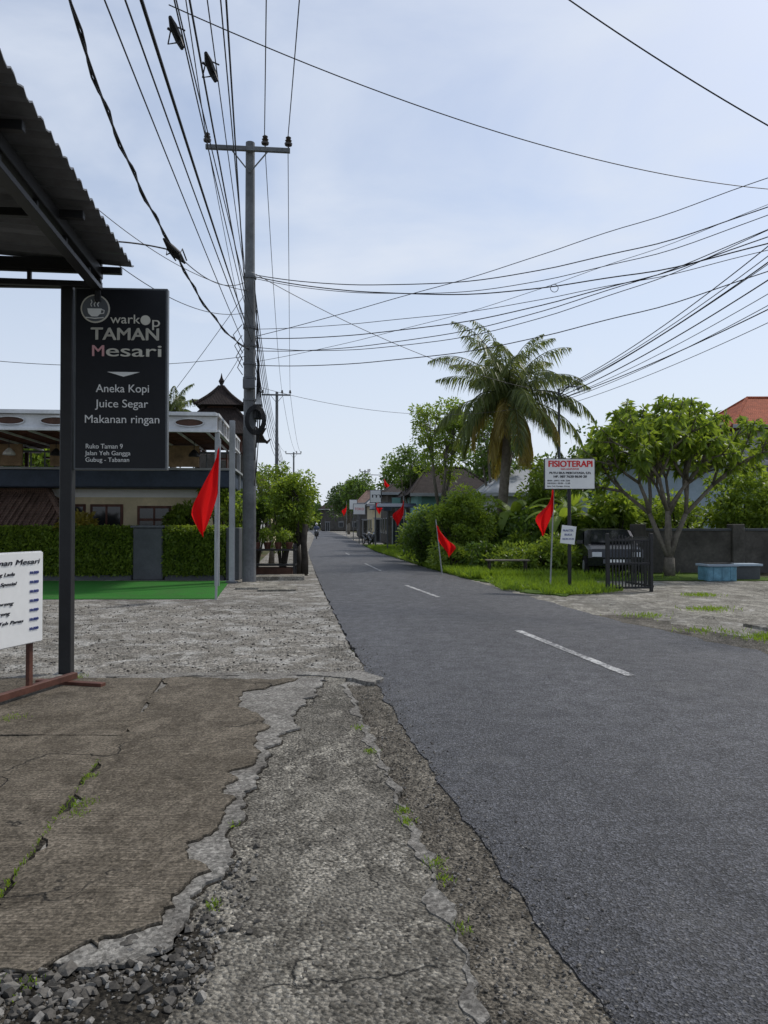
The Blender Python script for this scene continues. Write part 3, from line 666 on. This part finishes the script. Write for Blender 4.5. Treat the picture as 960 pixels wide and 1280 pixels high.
# ---------------- cafe complex ----------------
e=empty('cafe_building',(-4.27,19.6,0),.10)
b=MB()
Z=4.44
b.box(-9,0,-.05,.05,Z-.08,Z,'whitedirty'); b.box(-9,0,-.05,.05,Z-.50,Z-.42,'whitedirty')
b.box(-9,0,.06,.10,Z-.41,Z-.09,'whitedirty')
for k in range(8):
    xx=-.7-k*1.1; 
    b.tube([(xx+.36*math.cos(t),.03,Z-.25+.10*math.sin(t)) for t in np.linspace(0,6.283,20)],.015,'whitedirty',5,False)
    b.add([(xx+.36*math.cos(t),.045,Z-.25+.10*math.sin(t)) for t in np.linspace(0,6.283,20)[:-1]],[tuple(range(19))],'wood')
b.box(-.05,.05,.051,6.3,Z-.08,Z,'whitedirty'); b.box(-.05,.05,.051,6.3,Z-.48,Z-.42,'whitedirty')
for k in range(9): b.box(-.04,.04,.6+.68*k,.66+.68*k,Z-.42,Z-.08,'whitedirty')
b.box(-9,-.06,.11,6.3,Z+.0,Z+.04,'zincl')
b.box(-9,-.06,.13,6.2,Z-.34,Z-.31,'ceil')
for k in range(16): b.box(-9,-.06,.2+k*.38,.26+k*.38,Z-.39,Z-.342,'woodred')
for k in range(12): b.box(-8.6+.75*k,-8.55+.75*k,.12,6.2,Z-.45,Z-.40,'whitedirty')
for (x,y) in [(-.0,.1),(-8.8,0),(-4.6,6.1),(0,6.2),(-8.8,6.1)]: b.box(x-.06,x+.06,y-.06,y+.06,0,Z-.5,'lightgrey')
for k in range(6):
    xx=-1-1.3*k; b.tube([(xx,3,Z-.35),(xx,3,Z-.7)],.01,'black',5); b.tube([(xx,3,Z-.66),(xx,3,Z-.78),(xx,3,Z-.86)],[.04,.15,.17],['black','white','ceil'][k%3],10)
for k in range(3): b.box(-8+2.6*k,-6.2+2.6*k,4.0,4.1,3.35,4.0,'ceil')
b.build('canopy',parent=e)
b=MB()
fy=5.2
b.box(-6.6,-1.2,fy,fy+5,0,3.0,'beige'); b.box(-9.8,.0,fy-1.1,fy+5.2,2.72,3.25,'dkfascia'); b.box(-9.9,.1,fy-1.15,fy+5.3,3.25,3.32,'lightgrey')
b.box(-9.8,-6.7,fy+1,fy+5,0,2.7,'plaster')
for (x0,x1,z0,z1) in [(-5.45,-4.75,.0,2.15),(-4.45,-3.6,.0,2.15),(-6.35,-5.95,1.9,2.4),(-3.0,-2.1,.9,2.1)]:
    b.box(x0-.08,x1+.08,fy-.04,fy-.001,z0,z1+.08,'woodred'); b.box(x0,x1,fy-.055,fy-.03,z0+.05,z1,'glass'); b.box((x0+x1)/2-.03,(x0+x1)/2+.03,fy-.07,fy-.05,z0,z1,'woodred'); b.box(x0,x1,fy-.07,fy-.05,(z0+z1)/2+.2,(z0+z1)/2+.28,'woodred')
b.box(-6.6,-1.2,fy-.02,fy-.003,2.45,2.7,'white')
for k in range(24): b.box(-9.6+.4*k,-9.56+.4*k,fy-1.1,fy-1.06,3.33,3.75,'grey')
b.box(-9.8,0,fy-1.12,fy-1.04,3.76,3.82,'grey')
for k in range(5):
    x=-8.8+1.8*k; b.box(x,x+.7,fy+.2,fy+.8,3.9,3.94,'wood'); b.box(x+.3,x+.4,fy+.45,fy+.55,3.33,3.9,'wood'); b.box(x+.9,x+1.3,fy+.3,fy+.7,3.7,3.75,'woodred'); b.box(x+1.26,x+1.3,fy+.3,fy+.7,3.33,4.2,'woodred')
b.build('walls',parent=e)
e=empty('tiled_shed',(-11.2,22.75,0)); b=MB(); b.box(-3,.9,.5,2.0,0,1.6,'beige')
b.add([(-3.4,-.25,1.50),(1.9,-.25,1.50),(.75,1.2,2.62),(-3.4,1.2,2.62),(1.9,2.4,1.50),(-3.4,2.4,1.50)],[(0,1,2,3),(1,4,2),(3,2,4,5)],'tilebrown'); b.box(-3.4,1.9,-.27,-.20,1.40,1.50,'wood'); b.tube([(.75,1.2,2.65),(-3.4,1.2,2.65)],.09,'tilebrown',8); b.tube([(.75,1.2,2.65),(1.9,-.25,1.54)],.09,'tilebrown',8)
for k in range(26):
    x=-3.3+.2*k; t=max(0,min(1,(1.9-x)/1.15)) ; b.tube([(x,-.26,1.52),(x,-.26+1.44*t,1.52+1.10*t)],.035,'tilebrown',6)
b.build('walls_and_roof',parent=e)
e=empty('balinese_shrine_tower',(-7.0,33,0),.1); b=MB()
b.box(-1,1,-1,1,0,4.6,'darkplaster')
for x in(-.85,.85):
    for y in(-.85,.85): b.box(x-.1,x+.1,y-.1,y+.1,4.6,5.6,'woodred')
def hip(z0,z1,r0,r1,sag=.15,mt='tiledark'):
    n=8; V=[];F=[]
    for i in range(n+1):
        u=i/n; rr=r0+(r1-r0)*u; rr-=sag*math.sin(math.pi*u)*(r0-r1)*.5; z=z0+(z1-z0)*u
        V+=[(-rr,-rr,z),(rr,-rr,z),(rr,rr,z),(-rr,rr,z)]
    for i in range(n):
        for k in range(4): F.append((4*i+k,4*i+(k+1)%4,4*i+4+(k+1)%4,4*i+4+k))
    F.append((0,1,2,3)); b.add(V,F,mt)
    for k in range(4):
        pts=[(V[4*i+k][0],V[4*i+k][1],V[4*i+k][2]+.02) for i in range(n+1)]
        b.tube([(pts[0][0]*1.08,pts[0][1]*1.08,pts[0][2]+.18)]+pts,[.03]+[.07]*(n+1),'tiledark',6)
hip(5.3,6.5,1.85,.65); b.box(-.55,.55,-.55,.55,6.4,6.7,'wood'); hip(6.6,7.5,1.0,.08)
b.tube([(0,0,7.45),(0,0,7.6),(0,0,7.75),(0,0,7.9),(0,0,8.1)],[.12,.06,.13,.05,.01],'tiledark',8)
b.build('tower',parent=e)
e=empty('hedge_wall',(0,0,0)); b=MB()
for x0,x1 in [(-12.5,-7.15),(-6.3,-4.5)]: b.box(x0,x1,22.0,22.3,.12,1.42,'leafd')
b.box(-7.15,-6.3,21.85,22.35,0,1.5,'pillar'); b.box(-4.5,-4.12,21.85,22.35,0,1.5,'pillar'); b.box(-7.2,-6.25,21.8,22.4,1.5,1.56,'grey'); b.box(-12.5,-7.2,21.9,22.35,0,.14,'pillar'); b.box(-6.25,-4.55,21.9,22.35,0,.14,'pillar')
b.build('wall',parent=e)
P=[];
for x0,x1 in [(-12.5,-7.15),(-6.3,-4.5)]:
    n=int((x1-x0)*2600); P.append(np.stack([rng.uniform(x0,x1,n),rng.uniform(21.84,22.02,n),rng.uniform(.14,1.47,n)],1)); n//=4; P.append(np.stack([rng.uniform(x0,x1,n),rng.uniform(21.95,22.3,n),rng.uniform(1.38,1.55,n)],1))
P=np.concatenate(P); d=rng.normal(size=P.shape)*.6; d[:,1]-=.8
leafmesh('ivy',P,d,rng.uniform(.06,.12,len(P)),.06,'leafb',e)
for (x,y,z,rx,rzz,mt) in [(-5.0,24,2.0,1.0,.9,'leafb'),(-6.2,24.3,1.7,.7,.6,'leafb'),(-4.3,25.5,1.9,.7,.9,'leaf'),(-9.0,22.6,1.55,.35,.25,'leafy'),(-11.5,25,1.6,1,.5,'leaf')]:
    bush('garden_shrub',(x,y,z),(rx,.4,rzz),16,.3,110,.18,.075,mt)
tree('roadside_tree',(-2.75,24.4),2.35,(.72,.75,.98),.11,46,.30,170,.12,.055,'leafb','darkbark')
bush('hanging_vine',(-3.2,24.2,1.7),(.4,.4,.9),14,.25,110,.12,.05,'leafb')
tree('garden_tree',(-4.4,30),3.0,(1.1,1.1,1.2),.1,36,.35,120,.13,.06,'leafb')
e=empty('plant_stand',(-3.35,23.2,0)); b=MB()
for z in (.35,.8): b.box(-.7,.7,-.25,.25,z,z+.05,'black')
for x in(-.66,.66):
    for y in(-.2,.2): b.box(x-.03,x+.03,y-.03,y+.03,0,1.0,'black')
b.box(-.6,.6,-.2,.2,.05,.3,'wood')
for k in range(4): b.tube([(-.5+.33*k,0,.85),(-.5+.33*k,0,1.05)],[.08,.12],'woodred',10)
b.build('frame',parent=e)
bush('potted_plants',(-3.35,23.2,1.25),(.6,.2,.15),8,.16,90,.12,.04,'leafb',False)
e=empty('tree_stump_post',(-2.48,23.9,0)); b=MB(); b.tube([(0,0,0),(.02,0,.5),(-.02,0,1.0),(.03,0,1.6)],[.13,.11,.10,.08],'darkbark',9); b.build('trunk',parent=e,smooth=True)
def house(name,x,y,w,d,h,rh,wall,roof,rz=0,over=.5,ridge='x',nwin=3,st=1):
    e=empty(name,(x,y,0),rz); b=MB(); b.box(0,w,0,d,0,h,wall)
    for s_ in range(st):
        zz=h/st*s_
        for k in range(nwin):
            cx=w*(k+.5)/nwin; door=(k==0 and s_==0); z0=zz+(.02 if door else .9); z1=zz+2.05
            b.box(cx-.5,cx+.5,-.05,-.002,z0,z1,'lightgrey'); b.box(cx-.42,cx+.42,-.07,-.04,z0+.06,z1-.07,'glass'); b.box(cx-.02,cx+.02,-.085,-.06,z0,z1,'lightgrey'); b.box(cx-.6,cx+.6,-.12,-.003,z1+.02,z1+.1,'lightgrey')
            if d>2:
                cy=d*(k+.5)/nwin; b.box(-.05,-.002,cy-.42,cy+.42,zz+.9,z1,'lightgrey'); b.box(-.07,-.04,cy-.36,cy+.36,zz+.97,z1-.07,'glass')
    if roof:
        o=over
        if ridge=='x': V=[(-o,-o,h-.12),(w+o,-o,h-.12),(w+o,d+o,h-.12),(-o,d+o,h-.12),(w*.22,d/2,h+rh),(w*.78,d/2,h+rh)]
        else: V=[(-o,-o,h-.12),(w+o,-o,h-.12),(w+o,d+o,h-.12),(-o,d+o,h-.12),(w/2,d*.22,h+rh),(w/2,d*.78,h+rh)]
        F=[(0,1,5,4),(1,2,5),(2,3,4,5),(3,0,4),(0,3,2,1)] if ridge=='x' else [(0,1,4),(1,2,5,4),(2,3,5),(3,0,4,5),(0,3,2,1)]
        b.add(V,F,roof); b.tube([V[4],V[5]],.1,roof,8)
        for a,c in ([(0,4),(3,4),(1,5),(2,5)] if ridge=='x' else [(0,4),(1,4),(2,5),(3,5)]): b.tube([V[a],V[c]],.08,roof,6)
        b.box(-o,w+o,-o-.06,-o,h-.26,h-.08,'lightgrey')
    b.build('walls_roof_windows',parent=e); return e
house('roadside_house',-9.5,38,3.2,6,3.2,1.2,'plaster','zincl',.08)
house('roadside_house',-10.8,52,3.,8,3.4,1.4,'beige','tilebrown',.08)
house('roadside_house',-13.5,72,4,8,3.6,1.5,'blueplaster','tilebrown',.08)
house('roadside_shop',1.9,43,4.2,7,3.4,1.6,'greenwall','tiledark',.08)
house('roadside_shop',.3,54,4.5,7,3.9,.9,'darkplaster','tiledark',.08)
house('roadside_shop',-1.0,66,4,8,3.4,1.2,'beige','zinc',.08)
house('roadside_shop',-2.6,84,4.5,9,4,1.4,'darkplaster','tilebrown',.08)
house('distant_house',-14,170,9,6,5,2,'darkplaster','tiledark')
house('grey_roof_house',5.2,37.5,5.5,5,3.2,1.3,'plaster','zincl',.0)
house('white_house',9.3,36,8,6,4.6,1.0,'blueplaster','zinc',0,nwin=4)
house('red_roof_house',17.9,38.5,9,7,6.6,1.9,'plaster','tilered',0,.7,st=2,nwin=4)
house('garage',-18,33,6,5,3.2,1.2,'plaster','tilebrown')
b=MB(); b.box(-.4,1.8,42.2,43,2.6,2.66,'dkfascia',rx=.25); b.box(-1.0,.4,53,54,2.7,2.76,'dkfascia',rx=.25); b.build('shop_canopy')
def ssign(x,y,zc,w,h,face,txt=None,tm='txtk',ph=None):
    e=empty('roadside_sign',(x,y,0)); b=MB(); b.tube([(0,.05,0),(0,.05,zc)],.04,'grey',8); b.box(-w/2,w/2,-.03,.03,zc-h/2,zc+h/2,'grey'); b.box(-w/2+.04,w/2-.04,-.04,0,zc-h/2+.04,zc+h/2-.04,face); b.build('board_and_post',parent=e)
    if txt: text(txt,-w*.38,-.045,zc-.08,w*.76,tm,e,.2)
ssign(-.55,50,3.4,.75,.85,'white','m','txtk'); ssign(-2.0,62,2.8,1.0,.9,'white','TOKO','txtr'); ssign(.75,47,3.0,.6,.5,'greenwall'); ssign(-3.0,75,3.5,.8,1.0,'white'); ssign(.2,44,2.6,.5,.5,'dkfascia')
# ---------------- right side ----------------
palm('coconut_palm',(4.5,31,0),(5.0,31,6.7),50,3.75,.72,dry=11)
palm('coconut_palm',(-13.4,48,0),(-13.2,48,8.6),18,2.2,.5,dry=2)
bush('roadside_shrub',(2.75,27.6,1.6),(1.0,.9,1.5),54,.36,230,.15,.065,'leafb')
bush('roadside_shrub',(1.75,29.5,1.2),(.8,.8,1.2),30,.36,150,.15,.07,'leaf')
bush('roadside_shrub',(3.6,29.8,1.4),(1.2,.9,1.4),34,.4,140,.18,.08,'leafb')
bush('roadside_shrub',(1.6,33,1.0),(.8,.9,1.2),26,.36,130,.16,.07,'leafb')
bush('roadside_shrub',(2.2,26.3,.5),(.7,.6,.5),18,.28,120,.14,.06,'leafb')
bush('roadside_shrub',(3.4,25.6,.5),(.8,.6,.5),18,.28,120,.16,.07,'leaf')
tree('garden_tree',(3.0,41),6.3,(1.7,1.6,2.5),.16,66,.42,100,.19,.09,'leafb')
tree('garden_tree',(5.7,39),5.6,(1.8,1.6,2.0),.15,50,.45,90,.2,.09,'leaf')
tree('garden_tree',(6.2,30.5),2.9,(1.0,.8,1.0),.08,30,.35,100,.2,.09,'leafb')
tree('garden_tree',(1.6,47),5.0,(1.4,1.4,1.6),.12,40,.4,90,.2,.09,'leaf')
tree('garden_tree',(8.0,33),3.6,(1.2,1.0,1.2),.10,30,.38,100,.2,.09,'leaf')
for (x,y,z,rx,rzz,mt,L) in [(4.6,29.3,.8,1.0,.9,'leaf',.2),(5.3,28.2,.6,.9,.7,'leafb',.22),(6.0,28.5,1.1,1.3,1.1,'leaf',.26),(7.6,28.2,1.2,1.4,1.2,'leafb',.28),(9.0,29,1.4,1.3,1.4,'leaf',.24),(10.8,28,1.5,1.4,1.3,'leafb',.2),(8.3,27.6,1.5,.9,1.4,'leafb',.28),(5.4,24.6,.5,.8,.5,'leafb',.2),(4.2,24.9,.4,.7,.4,'leafb',.16)]:
    bush('garden_shrub',(x,y,z),(rx,.8,rzz),26,.4,120,L,L*.42,mt)
bush('garden_shrub',(12.9,27.2,2.2),(1.6,1.0,1.4),44,.42,150,.2,.085,'leafb')
bush('garden_shrub',(14.6,28.5,2.0),(1.4,1.0,1.6),34,.42,120,.2,.085,'leafb')
bush('garden_shrub',(11.0,30,1.6),(1.2,1.0,1.0),30,.42,120,.2,.085,'leaf')
def banana(x,y,h,n=9):
    e=empty('banana_plant',(x,y,0)); b=MB(); b.tube([(0,0,0),(.03,0,h*.5),(.0,0,h*.75)],[.12,.10,.06],'leafb',9)
    for k in range(n):
        az=k*2.4; el=1.3-.07*k; L=h*.75; p=Vector((0,0,h*.7)); V=[];F=[]; sg=10; s_=Vector((-math.sin(az),math.cos(az),0))
        for i in range(sg+1):
            u=i/sg; wd=.22*math.sin(math.pi*min(.98,.06+u*.92))**.6; V+=[p+s_*wd-Vector((0,0,.06)),p,p-s_*wd-Vector((0,0,.06))]
            p=p+Vector((math.cos(az)*math.cos(el),math.sin(az)*math.cos(el),math.sin(el)))*(L/sg); el-=.17+.01*k
        for i in range(sg): F+=[(3*i,3*i+1,3*i+4,3*i+3),(3*i+1,3*i+2,3*i+5,3*i+4)]
        b.add(V,F,'leafb')
    b.build('stem_and_leaves',parent=e)
banana(6.4,27.6,2.3); banana(5.1,30.2,2.6); banana(7.2,29.6,2.9)
def frangipani(name,base,seed=3):
    R=random.Random(seed); e=empty(name,(base[0],base[1],0)); b=MB(); tips=[]
    def grow(p,d,l,r,depth):
        q=p+d*l; mid=p.lerp(q,.5)+Vector((R.uniform(-.05,.05),R.uniform(-.05,.05),0)); b.tube([p,mid,q],[r,r*.88,r*.78],'bark',8)
        if depth==0: tips.append((q,d)); return
        if depth<=2 and R.random()<.8: tips.append((q,d))
        n=3 if R.random()<.8 else 2; a0=R.uniform(0,6.28)
        ax=d.orthogonal().normalized(); bx=d.cross(ax)
        for k in range(n):
            a=a0+k*6.283/n+R.uniform(-.3,.3); sp=R.uniform(.38,.72)
            nd=(d*math.cos(sp)+(ax*math.cos(a)+bx*math.sin(a))*math.sin(sp)); nd.z=nd.z*.8+.16; nd.normalize()
            grow(q,nd,l*R.uniform(.70,.86),r*.70,depth-1)
    o=Vector((0,0,0)); b.tube([o,(.02,0,.6)],[.22,.17],'bark',10)
    s=Vector((.02,0,.55))
    for d,l,r in [((-.42,.1,.95),1.62,.105),((-.10,-.15,1),1.6,.10),((.42,.1,.95),1.6,.11),((.12,.35,.98),1.5,.09)]:
        grow(s,Vector(d).normalized(),l,r,4)
    b.build('trunk_and_limbs',parent=e,smooth=True)
    C=[];D=[]
    for q,d in tips:
        for k in range(24):
            a=k*2.4; ax=d.orthogonal().normalized(); bx=d.cross(ax); el=R.uniform(-.4,1.1)
            v_=(ax*math.cos(a)+bx*math.sin(a))*math.cos(el)+d*math.sin(el); v_.z-=.2; C.append(tuple(q-d*R.uniform(0,.34))); D.append(tuple(v_))
    leafmesh('foliage',np.array(C),np.array(D),rng.uniform(.22,.40,len(C)),.125,'leafb',e,droop=.25)
    e.scale=(.86,.86,.95)
    return e
frangipani('frangipani_tree',(8.75,23.6))
b=MB(); b.box(8.3,19,25,25.25,0,1.38,'darkplaster'); b.box(8.25,19,24.96,25.29,1.38,1.46,'pillar')
for x in (8.3,11.5,14.8,18): b.box(x-.2,x+.2,24.9,25.35,0,1.6,'darkplaster')
b.build('garden_wall')
e=empty('iron_gate',(5.25,18.0,0),.12); b=MB()
for k in range(13): b.box(.02+k*.08,.045+k*.08,0,.025,.08,1.28+.06*math.sin(k*.5),'black')
for z in (.08,.65,1.2): b.box(0,1.05,-.005,.03,z,z+.05,'black')
b.box(-.05,.02,-.02,.05,0,1.38,'black'); b.box(1.03,1.10,-.02,.05,0,1.38,'black')
for k in range(10): b.box(1.12,1.145,.1+k*.14,.125+k*.14,.08,1.3,'black')
for z in (.1,1.22): b.box(1.11,1.15,.05,1.5,z,z+.05,'black')
b.build('bars',parent=e)
e=empty('water_trough',(9.4,21.7,0),.1); b=MB(); b.box(-.42,.42,-.3,.3,0,.42,'blue'); b.box(-.46,.46,-.34,.34,.42,.48,'blueplaster'); b.box(-.36,.36,-.24,.24,.475,.50,'darkplaster')
for x in(-.25,0,.25): b.box(x-.02,x+.02,-.315,-.301,.03,.4,'blue')
b.build('tub',parent=e)
e=empty('concrete_planter',(10.35,22.2,0)); b=MB(); b.box(-.35,.4,-.25,.25,0,.40,'pillar'); b.box(-.40,.45,-.3,.3,.40,.46,'blueplaster'); b.build('box',parent=e)
e=empty('bamboo_bench',(3.75,23.4,0)); b=MB()
for k in range(6): b.tube([(-.65,-.2+.07*k,.5),(.65,-.2+.07*k,.5)],.025,'bark',6)
for x in(-.55,.55):
    for y in(-.18,.14): b.tube([(x,y,0),(x,y,.5)],.03,'darkbark',6)
b.build('seat_and_legs',parent=e)
def car(x,y,rz,paint='carpaint'):
    e=empty('parked_car',(x,y,0),rz); b=MB()
    prof=[(-1.9,.35),(-1.95,.6),(-1.85,.85),(-1.1,.98),(-.5,1.42),(.9,1.45),(1.6,1.05),(1.9,.95),(1.95,.5),(1.85,.32)]
    V=[];n=len(prof)
    for sx,ins_ in((-.82,1),(-.70,0),(.70,0),(.82,1)):
        for (yy,z) in prof:
            up=max(0,z-.95); V.append((sx*(1-.28*up),yy*(.96 if ins_ else 1.),z*(.97 if ins_ else 1.)))
    F=[tuple(range(n-1,-1,-1)),tuple(range(3*n,4*n))]
    for j in range(3):
        for i in range(n): F.append((j*n+i,j*n+(i+1)%n,(j+1)*n+(i+1)%n,(j+1)*n+i))
    b.add(V,F,paint)
    b.add([(-.62,-1.10,1.03),(.62,-1.10,1.03),(.52,-.56,1.41),(-.52,-.56,1.41)],[(0,1,2,3)],'glass')
    for s_ in(-1,1):
        b.box(s_*.58-.14,s_*.58+.14,-1.97,-1.88,.62,.76,'lamp')
        for yy in(-1.2,1.2):
            b.tube([(s_*.72,yy,.31),(s_*.86,yy,.31)],.31,'tyre',20); b.tube([(s_*.861,yy,.31),(s_*.87,yy,.31)],.18,'lightgrey',14)
        b.add([(s_*.83,-.85,1.0),(s_*.83,.95,1.0),(s_*.745,.75,1.36),(s_*.745,-.45,1.36)],[(0,1,2,3)],'glass'); b.box(s_*.92-.1,s_*.92+.1,-.85,-.75,.98,1.1,paint)
    b.box(-.4,.4,-1.975,-1.93,.42,.55,'grey'); b.box(-.22,.22,-1.985,-1.96,.44,.54,'white'); b.build('body',parent=e)
car(7.15,24.9,-.1)
def bike(x,y,rz,rider=False,name='parked_motorcycle',paint='txtr'):
    e=empty(name,(x,y,0),rz); b=MB()
    for yy in(-.62,.62):
        b.tube([(0,yy+.27*math.cos(t),.29+.27*math.sin(t)) for t in np.linspace(0,6.283,20)],.045,'tyre',8,False)
        for k in range(5): a=k*1.257; b.tube([(0,yy,.29),(0,yy+.26*math.cos(a),.29+.26*math.sin(a))],.012,'lightgrey',4)
    b.tube([(0,-.62,.3),(0,-.42,.85),(0,-.38,1.0)],[.035,.05,.03],'grey',8)
    b.tube([(0,-.5,.78),(0,-.38,.45),(0,-.05,.36),(0,.2,.5),(0,.5,.62),(0,.8,.72)],[.15,.14,.13,.15,.14,.04],paint,10)
    b.tube([(0,-.1,.66),(0,.15,.74),(0,.5,.77),(0,.72,.78)],[.08,.13,.13,.08],'black',10)
    b.tube([(-.32,-.30,1.03),(-.1,-.4,1.0),(.1,-.4,1.0),(.32,-.30,1.03)],.018,'black',6)
    b.tube([(0,-.53,.9),(0,-.60,.86)],[.09,.06],'lamp',10)
    for s_ in(-1,1): b.tube([(s_*.25,-.34,1.03),(s_*.3,-.36,1.2)],.008,'black',5); b.disc((s_*.32,-.36,1.22),.05,.015,'black',10)
    b.build('body',parent=e,smooth=True)
    if rider:
        b=MB(); b.tube([(0,.2,.78),(0,.17,1.0),(0,.1,1.25),(0,.08,1.38),(0,.07,1.45)],[.17,.17,.2,.12,.055],'cloth',12)
        b.tube([(0,.06,1.44),(0,.05,1.5),(0,.05,1.6),(0,.05,1.7),(0,.05,1.74)],[.06,.11,.135,.1,.03],'white',12)
        for s_ in(-1,1):
            b.tube([(s_*.17,.1,1.34),(s_*.28,-.02,1.1),(s_*.3,-.28,1.05)],[.06,.045,.035],'cloth',8); b.tube([(s_*.1,.2,.8),(s_*.18,-.22,.75),(s_*.16,-.1,.33)],[.09,.07,.045],'black',8); b.box(s_*.16-.04,s_*.16+.04,-.24,-.04,.26,.33,'black')
        b.tube([(0,-.04,1.52),(0,-.07,1.57),(0,-.08,1.6)],[.05,.075,.05],'skin',8); b.build('rider',parent=e,smooth=True)
bike(-7.2,82,.08,True,'motorcycle_with_rider','carpaint')
for k,(x,y) in enumerate([(-.9,57),(-1.4,61)]): bike(x,y,.3+.1*k,paint=['carpaint','carpaint'][k])
for (x,y,cz,r,h,mt) in [(-9,45,3.2,1.6,1.8,'leafb'),(-12,58,4,2,2.4,'leaf'),(-11.5,66,3.4,1.6,1.6,'leaf'),(-15,85,5,3,3,'leafd'),(-18,105,5,3,3,'leaf'),(-5.5,120,6,3,3.5,'leafd'),(-3.0,100,5.5,2.5,3.2,'leaf'),(-22,135,5,3.5,3.5,'leafd'),(-7,145,6,4,4,'leafd'),(2,75,5.5,2.6,3,'leaf'),(8,52,5,2.8,2.8,'leaf'),(13,48,5,2.5,2.5,'leafd'),(-13.5,31,4.2,1.4,1.3,'leafb'),(-15.5,30,4.4,1.4,1.2,'leaf'),(26,49,5,3,3,'leafd'),(-20,45,5,2.8,2.8,'leafd')]:
    tree('distant_tree',(x,y),cz,(r,r,h*.8),.2,36,.3*r+.25,70,.22+.002*y,.12+.001*y,mt)
P=[];D=[]
for i in range(60):
    x=random.uniform(-90,90); y=random.uniform(190,260); c,p,d=clumps((x,y,3.5),(6,4,3.4),14,2.0,50); P.append(p); D.append(d)
P=np.concatenate(P);D=np.concatenate(D); leafmesh('distant_treeline',P,D,1.3,.8,'leafd')
# ---------------- world, sun, camera ----------------
el,az=math.radians(52),math.radians(48)
w=bpy.data.worlds.new('World'); sc.world=w; w.use_nodes=True; nt=w.node_tree; nn=nt.nodes; ll=nt.links
bg=nn['Background']; sky=nn.new('ShaderNodeTexSky'); sky.sky_type='NISHITA'; sky.sun_disc=False; sky.sun_elevation=el; sky.sun_rotation=az; sky.air_density=1.0; sky.dust_density=1.5; sky.ozone_density=2.0
tc=nn.new('ShaderNodeTexCoord'); mp=nn.new('ShaderNodeMapping'); mp.inputs['Scale'].default_value=(1,1,2.2); ll.new(tc.outputs['Generated'],mp.inputs[0])
no=nn.new('ShaderNodeTexNoise'); no.inputs['Scale'].default_value=2.4; no.inputs['Detail'].default_value=8; no.inputs['Roughness'].default_value=.52; no.inputs['Distortion'].default_value=.4; ll.new(mp.outputs[0],no.inputs[0])
rp=nn.new('ShaderNodeValToRGB'); rp.color_ramp.elements[0].position=.42; rp.color_ramp.elements[0].color=(.34,.34,.34,1); rp.color_ramp.elements[1].position=.68; rp.color_ramp.elements[1].color=(.92,.92,.92,1); ll.new(no.outputs[0],rp.inputs[0])
sx=nn.new('ShaderNodeSeparateXYZ'); ll.new(tc.outputs['Generated'],sx.inputs[0])
hz=nn.new('ShaderNodeMapRange'); hz.inputs[1].default_value=0; hz.inputs[2].default_value=.5; hz.inputs[3].default_value=.95; hz.inputs[4].default_value=.3; ll.new(sx.outputs[2],hz.inputs[0])
ma=nn.new('ShaderNodeMath'); ma.operation='MAXIMUM'; ll.new(rp.outputs[0],ma.inputs[0]); ll.new(hz.outputs[0],ma.inputs[1])
mx=nn.new('ShaderNodeMix'); mx.data_type='RGBA'; ll.new(ma.outputs[0],mx.inputs[0]); ll.new(sky.outputs[0],mx.inputs[6]); mx.inputs[7].default_value=(5.35,5.8,6.6,1)
ll.new(mx.outputs[2],bg.inputs[0]); bg.inputs[1].default_value=.138
sd=bpy.data.lights.new('sun','SUN'); sd.energy=2.5; sd.angle=math.radians(5); sd.color=(1,.95,.88); so=bpy.data.objects.new('sun',sd); link(so)
sv=Vector((math.sin(az)*math.cos(el),math.cos(az)*math.cos(el),math.sin(el))); so.rotation_euler=sv.to_track_quat('Z','Y').to_euler(); so.location=(20,20,40)
cd=bpy.data.cameras.new('camera'); cd.sensor_fit='VERTICAL'; cd.sensor_height=36; cd.sensor_width=27; cd.lens=27; cd.clip_end=6000; cd.clip_start=.05
co=bpy.data.objects.new('camera',cd); link(co); co.location=(0,0,1.6); co.rotation_euler=(math.radians(90.9),0,0); sc.camera=co
sc.view_settings.view_transform='Standard'; sc.view_settings.look='None'; sc.view_settings.exposure=0
